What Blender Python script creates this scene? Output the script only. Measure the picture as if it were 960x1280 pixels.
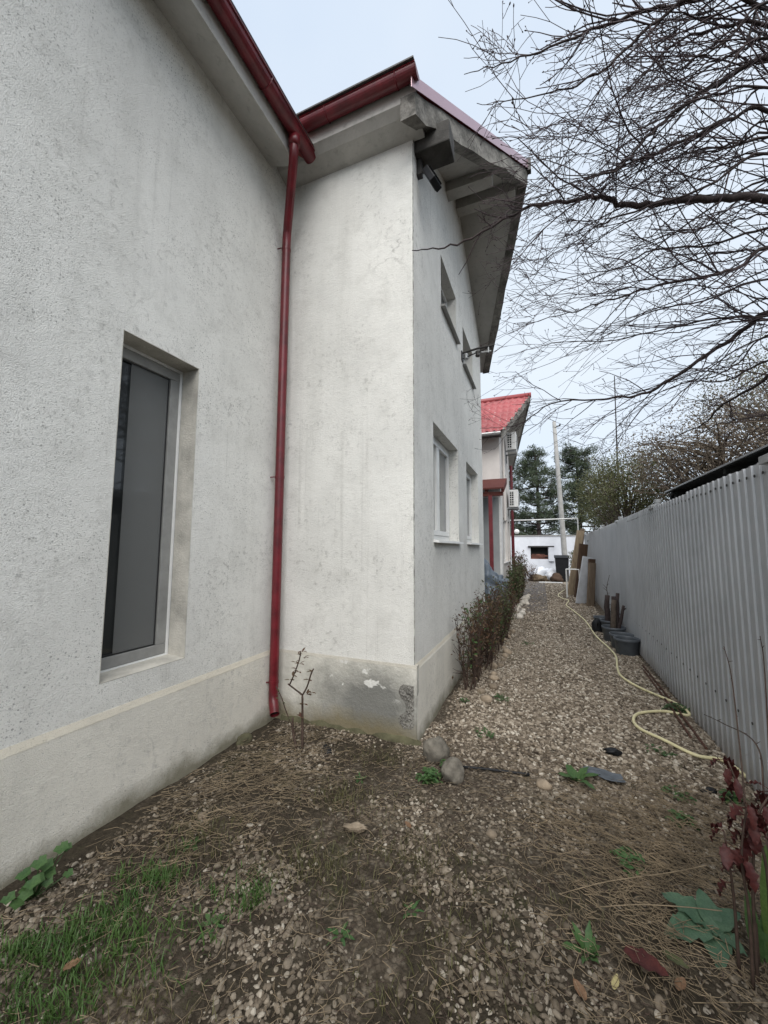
import bpy, math, random
import numpy as np
from mathutils import Vector, Matrix, noise as mnoise

for o in list(bpy.data.objects): bpy.data.objects.remove(o)
sc = bpy.context.scene
col = sc.collection
random.seed(7); rng = np.random.default_rng(7)
rad = math.radians

# ------------------------------------------------------------------ camera
F_PX, YAW, PIT, ROL = 481.0, rad(22.23), rad(5.33), rad(0.21)
CAM = np.array([0.0, 0.0, 1.6])
_cy, _sy, _cp, _sp = math.cos(YAW), math.sin(YAW), math.cos(PIT), math.sin(PIT)
FWD = np.array([-_sy*_cp, _cy*_cp, _sp]); _r = np.array([_cy, _sy, 0.0]); _u = np.cross(_r, FWD)
RT = _r*math.cos(ROL) + _u*math.sin(ROL); UP = _u*math.cos(ROL) - _r*math.sin(ROL)
cd = bpy.data.cameras.new('camera'); cam = bpy.data.objects.new('camera', cd); col.objects.link(cam)
cd.sensor_fit = 'HORIZONTAL'; cd.sensor_width = 36.0; cd.lens = 36.0*F_PX/960.0
cd.clip_start = 0.05; cd.clip_end = 1500
cam.matrix_world = Matrix(((RT[0], UP[0], -FWD[0], CAM[0]), (RT[1], UP[1], -FWD[1], CAM[1]), (RT[2], UP[2], -FWD[2], CAM[2]), (0, 0, 0, 1)))
sc.camera = cam

def P(x, y, ax, v):            # photo pixel -> the point where its ray meets the plane axis = v
    d = FWD + RT*(x-480)/F_PX - UP*(y-640)/F_PX
    t = (v-CAM[ax])/d[ax]
    return CAM + t*d
def G(x, y): return P(x, y, 2, 0.0)

# ------------------------------------------------------------------ world, sun, exposure
SUN_EL, SUN_AZ = rad(50), rad(163)     # azimuth from +Y clockwise: behind and right of the camera
w = bpy.data.worlds.new('World'); sc.world = w; w.use_nodes = True
nt = w.node_tree; nt.nodes.clear()
out = nt.nodes.new('ShaderNodeOutputWorld'); bg = nt.nodes.new('ShaderNodeBackground')
sky = nt.nodes.new('ShaderNodeTexSky'); sky.sky_type = 'NISHITA'; sky.sun_disc = False
sky.sun_elevation = SUN_EL; sky.sun_rotation = SUN_AZ; sky.dust_density = 2.0; sky.air_density = 1.0
tc = nt.nodes.new('ShaderNodeTexCoord'); nz = nt.nodes.new('ShaderNodeTexNoise')
nz.inputs['Scale'].default_value = 1.6; nz.inputs['Detail'].default_value = 4
rp = nt.nodes.new('ShaderNodeValToRGB')
rp.color_ramp.elements[0].position = 0.3; rp.color_ramp.elements[0].color = (2.8, 3.25, 3.85, 1)
rp.color_ramp.elements[1].position = 0.75; rp.color_ramp.elements[1].color = (3.5, 3.8, 4.1, 1)
mx = nt.nodes.new('ShaderNodeMix'); mx.data_type = 'RGBA'; mx.inputs[0].default_value = 0.92
nt.links.new(tc.outputs['Generated'], nz.inputs['Vector']); nt.links.new(nz.outputs['Fac'], rp.inputs['Fac'])
nt.links.new(sky.outputs['Color'], mx.inputs[6]); nt.links.new(rp.outputs['Color'], mx.inputs[7])
nt.links.new(mx.outputs[2], bg.inputs['Color']); bg.inputs['Strength'].default_value = 0.1
nt.links.new(bg.outputs['Background'], out.inputs['Surface'])
sd = bpy.data.lights.new('sun', 'SUN'); sd.energy = 1.5; sd.angle = rad(64); sd.color = (1.0, 0.97, 0.93)
sun = bpy.data.objects.new('sun', sd); col.objects.link(sun)
sdir = Vector((math.sin(SUN_AZ)*math.cos(SUN_EL), math.cos(SUN_AZ)*math.cos(SUN_EL), math.sin(SUN_EL)))
sun.rotation_euler = sdir.to_track_quat('Z', 'Y').to_euler(); sun.location = (6, -6, 12)
sc.view_settings.view_transform = 'Standard'; sc.view_settings.look = 'None'
sc.view_settings.exposure = 1.36; sc.view_settings.gamma = 1.0; sc.view_settings.use_curve_mapping = False
sc.cycles.max_bounces = 6; sc.cycles.diffuse_bounces = 3; sc.cycles.transparent_max_bounces = 8

# ------------------------------------------------------------------ materials
class NT:
    def __init__(s, name):
        s.m = bpy.data.materials.new(name); s.m.use_nodes = True; s.t = s.m.node_tree
        s.b = s.t.nodes['Principled BSDF']; s.g = s.t.nodes.new('ShaderNodeNewGeometry')
        s.pos = s.g.outputs['Position']
    def n(s, k, **kw):
        nd = s.t.nodes.new(k)
        for a, v in kw.items(): setattr(nd, a, v)
        return nd
    def l(s, a, b): s.t.links.new(a, b)
    def map(s, scale=(1, 1, 1), loc=(0, 0, 0), vec=None):
        nd = s.n('ShaderNodeMapping'); nd.inputs['Scale'].default_value = scale; nd.inputs['Location'].default_value = loc
        s.l(vec or s.pos, nd.inputs['Vector']); return nd.outputs[0]
    def noise(s, sc_=5, det=4, rough=0.5, vec=None, dist=0):
        nd = s.n('ShaderNodeTexNoise'); nd.inputs['Scale'].default_value = sc_; nd.inputs['Detail'].default_value = det
        nd.inputs['Roughness'].default_value = rough; nd.inputs['Distortion'].default_value = dist
        s.l(vec or s.pos, nd.inputs['Vector']); return nd.outputs['Fac']
    def vor(s, sc_=20, vec=None, feat='F1', outp='Distance'):
        nd = s.n('ShaderNodeTexVoronoi', feature=feat); nd.inputs['Scale'].default_value = sc_
        s.l(vec or s.pos, nd.inputs['Vector']); return nd.outputs[outp]
    def ramp(s, f, stops):
        nd = s.n('ShaderNodeValToRGB'); e = nd.color_ramp.elements
        while len(e) < len(stops): e.new(0.5)
        for i, (p, c) in enumerate(stops):
            e[i].position = p; e[i].color = (*c, 1) if isinstance(c, tuple) else (c, c, c, 1)
        s.l(f, nd.inputs['Fac']); return nd.outputs['Color']
    def mix(s, f, a, b, bt='MIX'):
        nd = s.n('ShaderNodeMix', data_type='RGBA', blend_type=bt)
        for i, v in ((0, f), (6, a), (7, b)):
            if isinstance(v, (int, float)): nd.inputs[i].default_value = v if i == 0 else (v, v, v, 1)
            elif isinstance(v, tuple): nd.inputs[i].default_value = (*v, 1)
            else: s.l(v, nd.inputs[i])
        return nd.outputs[2]
    def math(s, op, a, b=0.5, c=None):
        nd = s.n('ShaderNodeMath', operation=op)
        for i, v in enumerate((a, b, c)):
            if v is None: continue
            if isinstance(v, (int, float)): nd.inputs[i].default_value = v
            else: s.l(v, nd.inputs[i])
        return nd.outputs[0]
    def xyz(s):
        nd = s.n('ShaderNodeSeparateXYZ'); s.l(s.pos, nd.inputs[0]); return nd.outputs
    def mapr(s, v, a, b, c=0.0, d=1.0):
        nd = s.n('ShaderNodeMapRange'); s.l(v, nd.inputs[0])
        for i, q in enumerate((a, b, c, d)): nd.inputs[i+1].default_value = q
        return nd.outputs[0]
    def bump(s, h, strength=0.5, dist=0.01):
        nd = s.n('ShaderNodeBump'); nd.inputs['Strength'].default_value = strength; nd.inputs['Distance'].default_value = dist
        s.l(h, nd.inputs['Height']); s.l(nd.outputs[0], s.b.inputs['Normal'])
    def done(s, colr, rough=0.8, metal=0.0, spec=0.5):
        for k, v in (('Base Color', colr), ('Roughness', rough), ('Metallic', metal), ('Specular IOR Level', spec)):
            if isinstance(v, (int, float)): s.b.inputs[k].default_value = v
            elif isinstance(v, tuple): s.b.inputs[k].default_value = (*v, 1)
            else: s.l(v, s.b.inputs[k])
        return s.m

def simple(name, c, rough=0.7, var=0.25, scale=8, metal=0.0, bump=0.0, bscale=60, spec=0.4, obj_rand=0.0):
    a = NT(name); f = a.noise(scale, 5, 0.6)
    lo = tuple(v*(1-var) for v in c); hi = tuple(min(1, v*(1+var)) for v in c)
    cc = a.ramp(f, [(0.3, lo), (0.7, hi)])
    if obj_rand:
        oi = a.n('ShaderNodeObjectInfo'); r = a.mapr(oi.outputs['Random'], 0, 1, 1-obj_rand, 1+obj_rand)
        cc = a.mix(1.0, cc, r, 'MULTIPLY')
    if bump: a.bump(a.noise(bscale, 4, 0.6), bump, 0.01)
    return a.done(cc, rough, metal, spec)

def stucco(name, base=(0.765, 0.755, 0.71), plinth=False, drip=0.0, coarse=1.0):
    a = NT(name); X, Y, Z = a.xyz()
    big = a.noise(1.1, 5, 0.6)
    c = a.ramp(big, [(0.3, tuple(v*0.90 for v in base)), (0.5, base), (0.72, tuple(min(1, v*1.07) for v in base))])
    st = a.noise(1.0, 4, 0.65, a.map((5, 5, 0.45)))                      # faint vertical run marks
    c = a.mix(a.mapr(st, 0.5, 0.75, 0, 0.22), c, (0.45, 0.44, 0.40))
    st2 = a.noise(1.0, 5, 0.7, a.map((17, 17, 0.22), (4, 9, 2)))
    c = a.mix(a.math('MULTIPLY', a.mapr(st2, 0.58, 0.72, 0, 1), a.mapr(a.noise(0.9, 3, 0.5, a.map((1, 1, 1), (2, 7, 4))), 0.45, 0.65, 0, 0.45)), c, (0.36, 0.35, 0.315))
    mid = a.noise(4.2, 6, 0.7)
    c = a.mix(a.mapr(mid, 0.52, 0.72, 0, 0.35), c, (0.46, 0.45, 0.41))
    # scratched grain of the trowelled render: short dark pits
    patch = a.noise(1.7, 3, 0.5, a.map((1, 1, 1), (3, 1, 7)))
    def specks(scale, thr, keep, lo, hi):
        v = a.n('ShaderNodeTexVoronoi'); v.inputs['Scale'].default_value = scale; a.l(a.pos, v.inputs['Vector'])
        sx = a.n('ShaderNodeSeparateColor'); a.l(v.outputs['Color'], sx.inputs[0])
        on = a.math('GREATER_THAN', sx.outputs[0], keep); rr_ = a.math('MULTIPLY', sx.outputs[1], thr)
        return a.math('MULTIPLY', a.math('MULTIPLY', a.math('LESS_THAN', v.outputs['Distance'], rr_), on), a.mapr(patch, 0.38, 0.64, lo, hi))
    pm = a.math('MAXIMUM', specks(58*coarse, 0.33, 0.60, 0.12, 0.85), specks(120*coarse, 0.45, 0.45, 0.12, 0.55))
    sp2 = a.math('MULTIPLY', a.mapr(a.noise(21, 5, 0.75), 0.54, 0.66, 0, 1), a.mapr(a.noise(1.3, 4, 0.6, a.map((1, 1, 1), (8, 2, 5))), 0.42, 0.64, 0.0, 0.75))
    c = a.mix(sp2, c, (0.40, 0.39, 0.36))
    c = a.mix(pm, c, (0.36, 0.355, 0.33))
    nv = a.n('ShaderNodeTexNoise'); nv.inputs['Scale'].default_value = 2.5; nv.inputs['Detail'].default_value = 5; a.l(a.pos, nv.inputs['Vector'])
    va = a.n('ShaderNodeVectorMath', operation='MULTIPLY_ADD'); a.l(nv.outputs['Color'], va.inputs[0]); va.inputs[1].default_value = (.55, .55, .55); a.l(a.pos, va.inputs[2])
    cr = a.vor(0.75, va.outputs[0], 'DISTANCE_TO_EDGE')
    c = a.mix(a.math('MULTIPLY', a.mapr(cr, 0.006, 0.002, 0, 1), a.mapr(a.noise(1.1, 2), 0.50, 0.62, 0, 0.22)), c, (0.30, 0.29, 0.26))
    if plinth:
        n1 = a.noise(3.0, 6, 0.7)
        zz = a.math('ADD', Z, a.math('MULTIPLY', n1, -0.30))
        c = a.mix(a.mapr(zz, 0.00, -0.13, 0, 0.8), c, (0.15, 0.135, 0.08))     # splashed soil and algae
        c = a.mix(a.mapr(a.math('ABSOLUTE', a.math('SUBTRACT', a.math('ADD', Z, a.math('MULTIPLY', n1, 0.03)), 0.632)), 0.030, 0.016, 0, 0.5), c, (0.50, 0.44, 0.33))
    h = a.math('ADD', a.noise(150*coarse, 3, 0.6), a.math('MULTIPLY', a.noise(42, 3, 0.6), 0.45))
    h = a.math('ADD', h, a.math('MULTIPLY', a.noise(5, 4, 0.55), 1.2))
    h = a.math('SUBTRACT', h, a.math('MULTIPLY', pm, 0.7))
    a.bump(h, 0.75, 0.012)
    return a.done(c, 0.92, 0, 0.2)

M = {}
M['stucco'] = stucco('stucco'); M['plinth'] = stucco('plinth_stucco', (0.755, 0.725, 0.645), True, coarse=1.35)
def plinth_front():
    a = NT('plinth_front_render'); X, Y, Z = a.xyz()
    n1 = a.noise(2.6, 7, 0.7); n2 = a.noise(9, 6, 0.7); n3 = a.noise(45, 4, 0.7)
    c = a.ramp(n2, [(0.3, (0.47, 0.455, 0.40)), (0.7, (0.66, 0.64, 0.575))])
    dx = a.math('MULTIPLY', a.math('SUBTRACT', X, -1.40), 1.5); dz = a.math('MULTIPLY', a.math('SUBTRACT', Z, 0.23), 2.6)
    d = a.math('SQRT', a.math('ADD', a.math('MULTIPLY', dx, dx), a.math('MULTIPLY', dz, dz)))
    d = a.math('ADD', d, a.math('MULTIPLY', a.math('SUBTRACT', n1, 0.5), 1.3))
    c = a.mix(a.mapr(d, 1.15, 0.40, 0, 0.9), c, (0.15, 0.15, 0.138))     # damp grey cement patch
    fl = a.noise(4.4, 4, 0.55, a.map((1, 1, 1.6), (2.2, 0, 0.4)))
    flm = a.math('MULTIPLY', a.mapr(fl, 0.60, 0.625, 0, 1), a.math('MULTIPLY', a.mapr(Z, 0.30, 0.40, 0, 1), a.mapr(X, -1.9, -1.75, 0, 1)))
    c = a.mix(flm, c, (0.66, 0.65, 0.61))                                    # flaked paint
    zz = a.math('ADD', Z, a.math('MULTIPLY', n1, -0.34))
    c = a.mix(a.mapr(zz, 0.03, -0.12, 0, 0.85), c, (0.17, 0.14, 0.075))
    c = a.mix(a.mapr(a.math('ABSOLUTE', a.math('SUBTRACT', Z, 0.615)), 0.022, 0.010, 0, 0.6), c, (0.40, 0.37, 0.31))
    a.bump(a.math('ADD', n3, a.math('MULTIPLY', fl, 0.8)), 0.6, 0.012)
    return a.done(c, 0.92, 0, 0.2)
M['plinth_b'] = plinth_front()
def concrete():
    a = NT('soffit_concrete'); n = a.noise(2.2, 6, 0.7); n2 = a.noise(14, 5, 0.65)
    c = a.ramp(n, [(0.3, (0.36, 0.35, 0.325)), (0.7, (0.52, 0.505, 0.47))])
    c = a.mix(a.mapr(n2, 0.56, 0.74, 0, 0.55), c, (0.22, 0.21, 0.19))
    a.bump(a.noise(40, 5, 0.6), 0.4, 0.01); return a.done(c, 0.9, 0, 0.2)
M['concrete'] = concrete()
M['footing'] = simple('mossy_footing', (0.085, 0.080, 0.045), 0.95, 0.5, 7, bump=0.8, bscale=35)
def rake():
    a = NT('weathered_rake_concrete'); n = a.noise(3.5, 6, 0.75); n2 = a.noise(18, 5, 0.7)
    c = a.ramp(n, [(0.34, (0.06, 0.058, 0.052)), (0.52, (0.21, 0.20, 0.18)), (0.74, (0.36, 0.345, 0.31))])
    c = a.mix(a.mapr(n2, 0.5, 0.7, 0, 0.7), c, (0.06, 0.058, 0.052))
    a.bump(n2, 0.6, 0.02); return a.done(c, 0.92, 0, 0.2)
M['rake'] = rake()
M['blackened'] = simple('blackened_concrete', (0.055, 0.052, 0.047), 0.9, 0.6, 5, bump=0.5)
M['red'] = simple('red_gutter_paint', (0.115, 0.008, 0.013), 0.38, 0.42, 7, spec=0.5)
M['flash'] = simple('verge_sheet_sky_tint', (0.42, 0.27, 0.30), 0.28, 0.06, 3, metal=0.5, spec=0.9)  # dark red sheet, reflected sky put into a pale lavender base
M['roofred'] = simple('red_roof_sheet', (0.30, 0.045, 0.045), 0.35, 0.2, 3, spec=0.5)
M['tile2'] = simple('bright_red_tile', (0.30, 0.062, 0.064), 0.45, 0.25, 1.2, spec=0.5)
M['white_pvc'] = simple('white_window_plastic', (0.72, 0.72, 0.70), 0.35, 0.07, 6)
M['grey_pvc'] = simple('dusty_grey_frame', (0.27, 0.268, 0.255), 0.5, 0.15, 9)
M['gasket'] = simple('black_gasket', (0.02, 0.02, 0.02), 0.6, 0.2)
def pane(name, c, rough=0.04, wav=0.02):
    a = NT(name); f = a.noise(1.6, 3, 0.5)
    a.bump(f, wav, 0.05); return a.done(a.ramp(f, [(0.3, tuple(v*0.7 for v in c)), (0.7, tuple(v*1.2 for v in c))]), rough, 0, 0.6)
M['pane_dark'] = pane('dark_pane', (0.030, 0.032, 0.031))
M['pane_curtain'] = pane('curtained_pane', (0.19, 0.195, 0.19), 0.06)
M['pane_up'] = pane('upper_pane', (0.08, 0.085, 0.09), 0.05)
def screen():
    a = NT('insect_screen_mesh'); X, Y, Z = a.xyz()
    fy = a.math('FRACT', a.math('MULTIPLY', Y, 420)); fz = a.math('FRACT', a.math('MULTIPLY', Z, 420))
    k = a.math('MAXIMUM', a.math('GREATER_THAN', fy, 0.55), a.math('GREATER_THAN', fz, 0.55))
    k = a.math('MULTIPLY', k, 0.6)
    a.l(k, a.b.inputs['Alpha']); return a.done((0.24, 0.243, 0.236), 0.75)
M['screen'] = screen()
def fence_mat():
    a = NT('galvanised_sheet'); X, Y, Z = a.xyz()
    n = a.noise(1.4, 5, 0.6); sp = a.noise(120, 3, 0.6); st = a.noise(1.0, 5, 0.7, a.map((1, 9, 0.5)))
    c = a.ramp(n, [(0.3, (0.38, 0.395, 0.41)), (0.7, (0.47, 0.485, 0.50))])
    c = a.mix(a.mapr(st, 0.5, 0.75, 0, 0.35), c, (0.25, 0.255, 0.26))
    zz = a.math('ADD', Z, a.math('MULTIPLY', n, -0.25))
    c = a.mix(a.mapr(zz, 0.10, -0.12, 0, 0.6), c, (0.17, 0.14, 0.11))
    a.bump(a.noise(3, 2, 0.5), 0.08, 0.03)
    ru = a.noise(6, 6, 0.75); c = a.mix(a.math('MULTIPLY', a.mapr(ru, 0.62, 0.72, 0, 0.6), a.mapr(Z, 0.9, 0.1, 0.15, 1)), c, (0.16, 0.085, 0.05))
    return a.done(c, a.mapr(sp, 0.3, 0.7, 0.30, 0.46), 0.15, 0.5)
M['fence'] = fence_mat()
M['galv'] = simple('galvanised_post', (0.36, 0.37, 0.37), 0.4, 0.15, 10, metal=0.4)
M['black_plastic'] = simple('black_plastic', (0.012, 0.0125, 0.014), 0.55, 0.3, 14, spec=0.25)
M['lens_glass'] = pane('floodlight_glass', (0.10, 0.11, 0.11), 0.08)
M['galv_dull'] = simple('dirty_corner_bead', (0.33, 0.325, 0.30), 0.9, 0.6, 22)
M['steel'] = simple('dark_steel', (0.045, 0.042, 0.04), 0.5, 0.35, 20, metal=0.3)
M['rust'] = simple('rusty_steel', (0.075, 0.035, 0.022), 0.85, 0.5, 25, bump=0.4)
M['grey_pot'] = simple('grey_plastic_pot', (0.080, 0.090, 0.102), 0.5, 0.2, 9)
M['soil'] = simple('pot_soil', (0.035, 0.026, 0.018), 0.95, 0.4, 30, bump=0.8)
M['hose'] = simple('pale_yellow_hose', (0.66, 0.60, 0.36), 0.45, 0.12, 14)
def wood(name, c, grain=14, rough=0.8):
    a = NT(name); v = a.map((grain, grain, 1.1)); f = a.noise(2.0, 6, 0.7, v); g = a.noise(1.5, 3)
    cc = a.ramp(f, [(0.3, tuple(q*0.55 for q in c)), (0.55, c), (0.75, tuple(min(1, q*1.3) for q in c))])
    cc = a.mix(a.mapr(g, 0.5, 0.75, 0, 0.4), cc, tuple(q*0.6 for q in c))
    a.bump(f, 0.4, 0.006); return a.done(cc, rough, 0, 0.25)
M['plank'] = wood('weathered_tan_plank', (0.34, 0.265, 0.18)); M['plank_d'] = wood('dark_brown_plank', (0.085, 0.052, 0.034))
M['plank_m'] = wood('mid_brown_plank', (0.19, 0.145, 0.105))
M['board_w'] = simple('chalky_white_board', (0.50, 0.52, 0.55), 0.7, 0.14, 6)
M['white_paint'] = simple('white_metal_paint', (0.70, 0.70, 0.68), 0.45, 0.1, 9)
M['brownwood'] = wood('reddish_canopy_wood', (0.105, 0.032, 0.026)); M['postred'] = simple('dark_red_post_paint', (0.16, 0.025, 0.03), 0.5, 0.25, 8)
M['wall2'] = simple('cream_plaster', (0.60, 0.565, 0.53), 0.9, 0.09, 2.5, bump=0.3)
M['wall2g'] = simple('grey_plaster', (0.33, 0.34, 0.34), 0.9, 0.12, 2.5, bump=0.3)
M['farwall'] = simple('whitewashed_wall', (0.66, 0.68, 0.72), 0.9, 0.13, 1.5, bump=0.4)
M['brick'] = simple('red_brick', (0.13, 0.055, 0.04), 0.9, 0.35, 5, obj_rand=0.35, bump=0.4)
M['dark'] = simple('painted_shade_black', (0.02, 0.022, 0.02), 0.9, 0.3)  # shade inside shed, niche, pipe mouth and coil painted as near-black
M['polecon'] = simple('pole_concrete', (0.31, 0.305, 0.29), 0.9, 0.2, 5, bump=0.3)
M['tarp'] = simple('blue_grey_tarp', (0.115, 0.14, 0.17), 0.4, 0.35, 6, bump=0.5, bscale=9)
M['sack'] = simple('white_plastic_sack', (0.66, 0.67, 0.70), 0.45, 0.15, 10, bump=0.5, bscale=30)
M['debris'] = simple('brown_debris', (0.13, 0.095, 0.06), 0.9, 0.5, 18, bump=0.6)
M['stone'] = simple('grey_boulder', (0.135, 0.122, 0.10), 0.9, 0.45, 14, bump=0.6, bscale=50)
M['stone_w'] = simple('pale_stone', (0.42, 0.385, 0.33), 0.85, 0.3, 14, bump=0.5, obj_rand=0.25)
M['stone_t'] = simple('tan_stone', (0.27, 0.215, 0.155), 0.9, 0.3, 14, bump=0.5, obj_rand=0.3)
M['bark'] = simple('dark_bark', (0.046, 0.033, 0.031), 0.85, 0.35, 30, bump=0.5, bscale=80)
M['bark_l'] = simple('grey_brown_bark', (0.10, 0.078, 0.06), 0.9, 0.35, 22, bump=0.5)
M['twig'] = simple('purplish_twig', (0.042, 0.026, 0.028), 0.75, 0.3, 20)
M['cane'] = simple('brown_cane', (0.060, 0.038, 0.028), 0.8, 0.4, 25)
def leafmat(name, c, c2, rough=0.55, trans=0.25, scale=9):
    a = NT(name); f = a.noise(scale, 4, 0.7); cc = a.ramp(f, [(0.32, c), (0.68, c2)])
    fine = a.noise(140, 2, 0.5); cc = a.mix(a.mapr(fine, 0.3, 0.7, 0, 0.5), cc, tuple(v*0.6 for v in c))
    a.done(cc, rough, 0, 0.35)
    tr = a.n('ShaderNodeBsdfTranslucent'); a.l(cc, tr.inputs['Color'])
    ms = a.n('ShaderNodeMixShader'); ms.inputs[0].default_value = trans
    a.l(a.b.outputs[0], ms.inputs[1]); a.l(tr.outputs[0], ms.inputs[2])
    a.l(ms.outputs[0], a.t.nodes['Material Output'].inputs['Surface']); return a.m
M['grass'] = leafmat('grass_green', (0.042, 0.100, 0.020), (0.115, 0.190, 0.050), scale=6)
M['grass_dry'] = leafmat('grass_olive', (0.085, 0.085, 0.032), (0.155, 0.14, 0.062), scale=6)
M['weed'] = leafmat('weed_green', (0.045, 0.105, 0.032), (0.095, 0.17, 0.055), scale=12)
M['dock'] = leafmat('bluish_dock_green', (0.060, 0.125, 0.075), (0.115, 0.19, 0.115), scale=14)
M['bright'] = leafmat('bright_leaf_green', (0.065, 0.125, 0.024), (0.115, 0.18, 0.045), scale=14)
M['redleaf'] = leafmat('dark_red_leaf', (0.060, 0.014, 0.014), (0.115, 0.030, 0.024), scale=18)
M['rosered'] = leafmat('reddish_shrub_leaf', (0.115, 0.045, 0.034), (0.115, 0.112, 0.050), scale=7)
M['shrub'] = leafmat('dull_shrub_leaf', (0.055, 0.075, 0.032), (0.14, 0.135, 0.06), scale=7)
M['olive'] = leafmat('olive_bush_leaf', (0.080, 0.088, 0.034), (0.175, 0.175, 0.080), scale=2)
M['browntree'] = leafmat('brown_olive_leaf', (0.135, 0.104, 0.074), (0.23, 0.19, 0.135), scale=2)
M['pine'] = leafmat('hazed_pine_needle', (0.034, 0.052, 0.030), (0.100, 0.125, 0.066), scale=1.2, trans=0.1)  # greens lightened, distance haze put into the needle colour
M['yellowleaf'] = leafmat('pale_yellow_leaf', (0.42, 0.36, 0.16), (0.55, 0.48, 0.25), scale=20)
M['brownleaf'] = leafmat('brown_dead_leaf', (0.16, 0.085, 0.045), (0.27, 0.17, 0.10), scale=15)
M['straw'] = simple('dry_straw', (0.215, 0.165, 0.105), 0.8, 0.55, 9)

def ground_mat():
    a = NT('gravelly_soil'); X, Y, Z = a.xyz()
    n = a.noise(1.6, 7, 0.68); nf = a.noise(30, 6, 0.7); ng = a.noise(110, 4, 0.7)
    soil = a.ramp(nf, [(0.3, (0.026, 0.021, 0.015)), (0.7, (0.075, 0.061, 0.043))])
    vc = a.n('ShaderNodeTexVoronoi'); vc.inputs['Scale'].default_value = 48; a.l(a.pos, vc.inputs['Vector'])
    gv = a.ramp(vc.outputs['Color'], [(0.0, (0.068, 0.053, 0.038)), (0.45, (0.165, 0.132, 0.098)), (0.8, (0.28, 0.235, 0.18)), (1.0, (0.47, 0.42, 0.34))])
    edge = a.vor(48)
    gv = a.mix(a.mapr(edge, 0.35, 0.75, 0, 0.75), gv, (0.05, 0.038, 0.028))
    # gravel lane against bare soil in front of the house corner
    lane = a.mapr(a.math('ADD', Y, a.math('MULTIPLY', n, 1.6)), 2.6, 3.9, 0, 1)
    lx = a.mapr(a.math('ADD', X, a.math('MULTIPLY', n, 0.5)), -0.95, -0.55, 0, 1)
    k = a.math('MULTIPLY', lane, lx)
    k = a.math('MAXIMUM', k, a.mapr(n, 0.50, 0.64, 0.0, 0.9))
    c = a.mix(k, soil, gv)
    far = a.mapr(a.math('ADD', Y, a.math('MULTIPLY', n, 3)), 9.5, 12.5, 0, 1)
    grey = a.math('MULTIPLY', far, a.mapr(a.math('ADD', X, a.math('MULTIPLY', n, 0.6)), 0.65, 0.35, 0, 0.85))
    c = a.mix(grey, c, a.ramp(vc.outputs['Color'], [(0.1, (0.10, 0.09, 0.085)), (0.9, (0.22, 0.20, 0.19))]))
    moss = a.noise(2.3, 5, 0.7, a.map((1, 1, 1), (5, 3, 0)))
    c = a.mix(a.mapr(moss, 0.56, 0.70, 0, 0.55), c, (0.062, 0.066, 0.030))
    h = a.math('ADD', a.math('MULTIPLY', a.mapr(edge, 0, 0.8, 1, 0), a.math('ADD', k, 0.25)), a.math('MULTIPLY', ng, 0.5))
    h = a.math('ADD', h, a.math('MULTIPLY', nf, 1.2))
    a.bump(h, 1.0, 0.016)
    return a.done(c, 0.95, 0, 0.15)
M['ground'] = ground_mat()
def pebble_mat():
    a = NT('river_pebble'); oi = a.n('ShaderNodeObjectInfo')
    c = a.ramp(oi.outputs['Random'], [(0.0, (0.070, 0.053, 0.038)), (0.3, (0.160, 0.126, 0.091)), (0.6, (0.265, 0.216, 0.162)), (0.85, (0.40, 0.34, 0.265)), (1.0, (0.60, 0.545, 0.455))])
    n = a.noise(90, 4, 0.7); c = a.mix(a.mapr(n, 0.35, 0.75, 0, 0.5), c, (0.095, 0.080, 0.060))
    X, Y, Z = a.xyz(); dirt = a.math('MULTIPLY', a.mapr(a.math('ADD', Y, a.noise(1.5, 3)), 3.9, 2.9, 0, 1), a.mapr(a.noise(2.2, 4, 0.6), 0.35, 0.62, 0.12, 0.75))
    c = a.mix(dirt, c, (0.075, 0.062, 0.044))
    a.bump(n, 0.3, 0.003); return a.done(c, 0.8, 0, 0.3)
M['pebble'] = pebble_mat()

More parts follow.
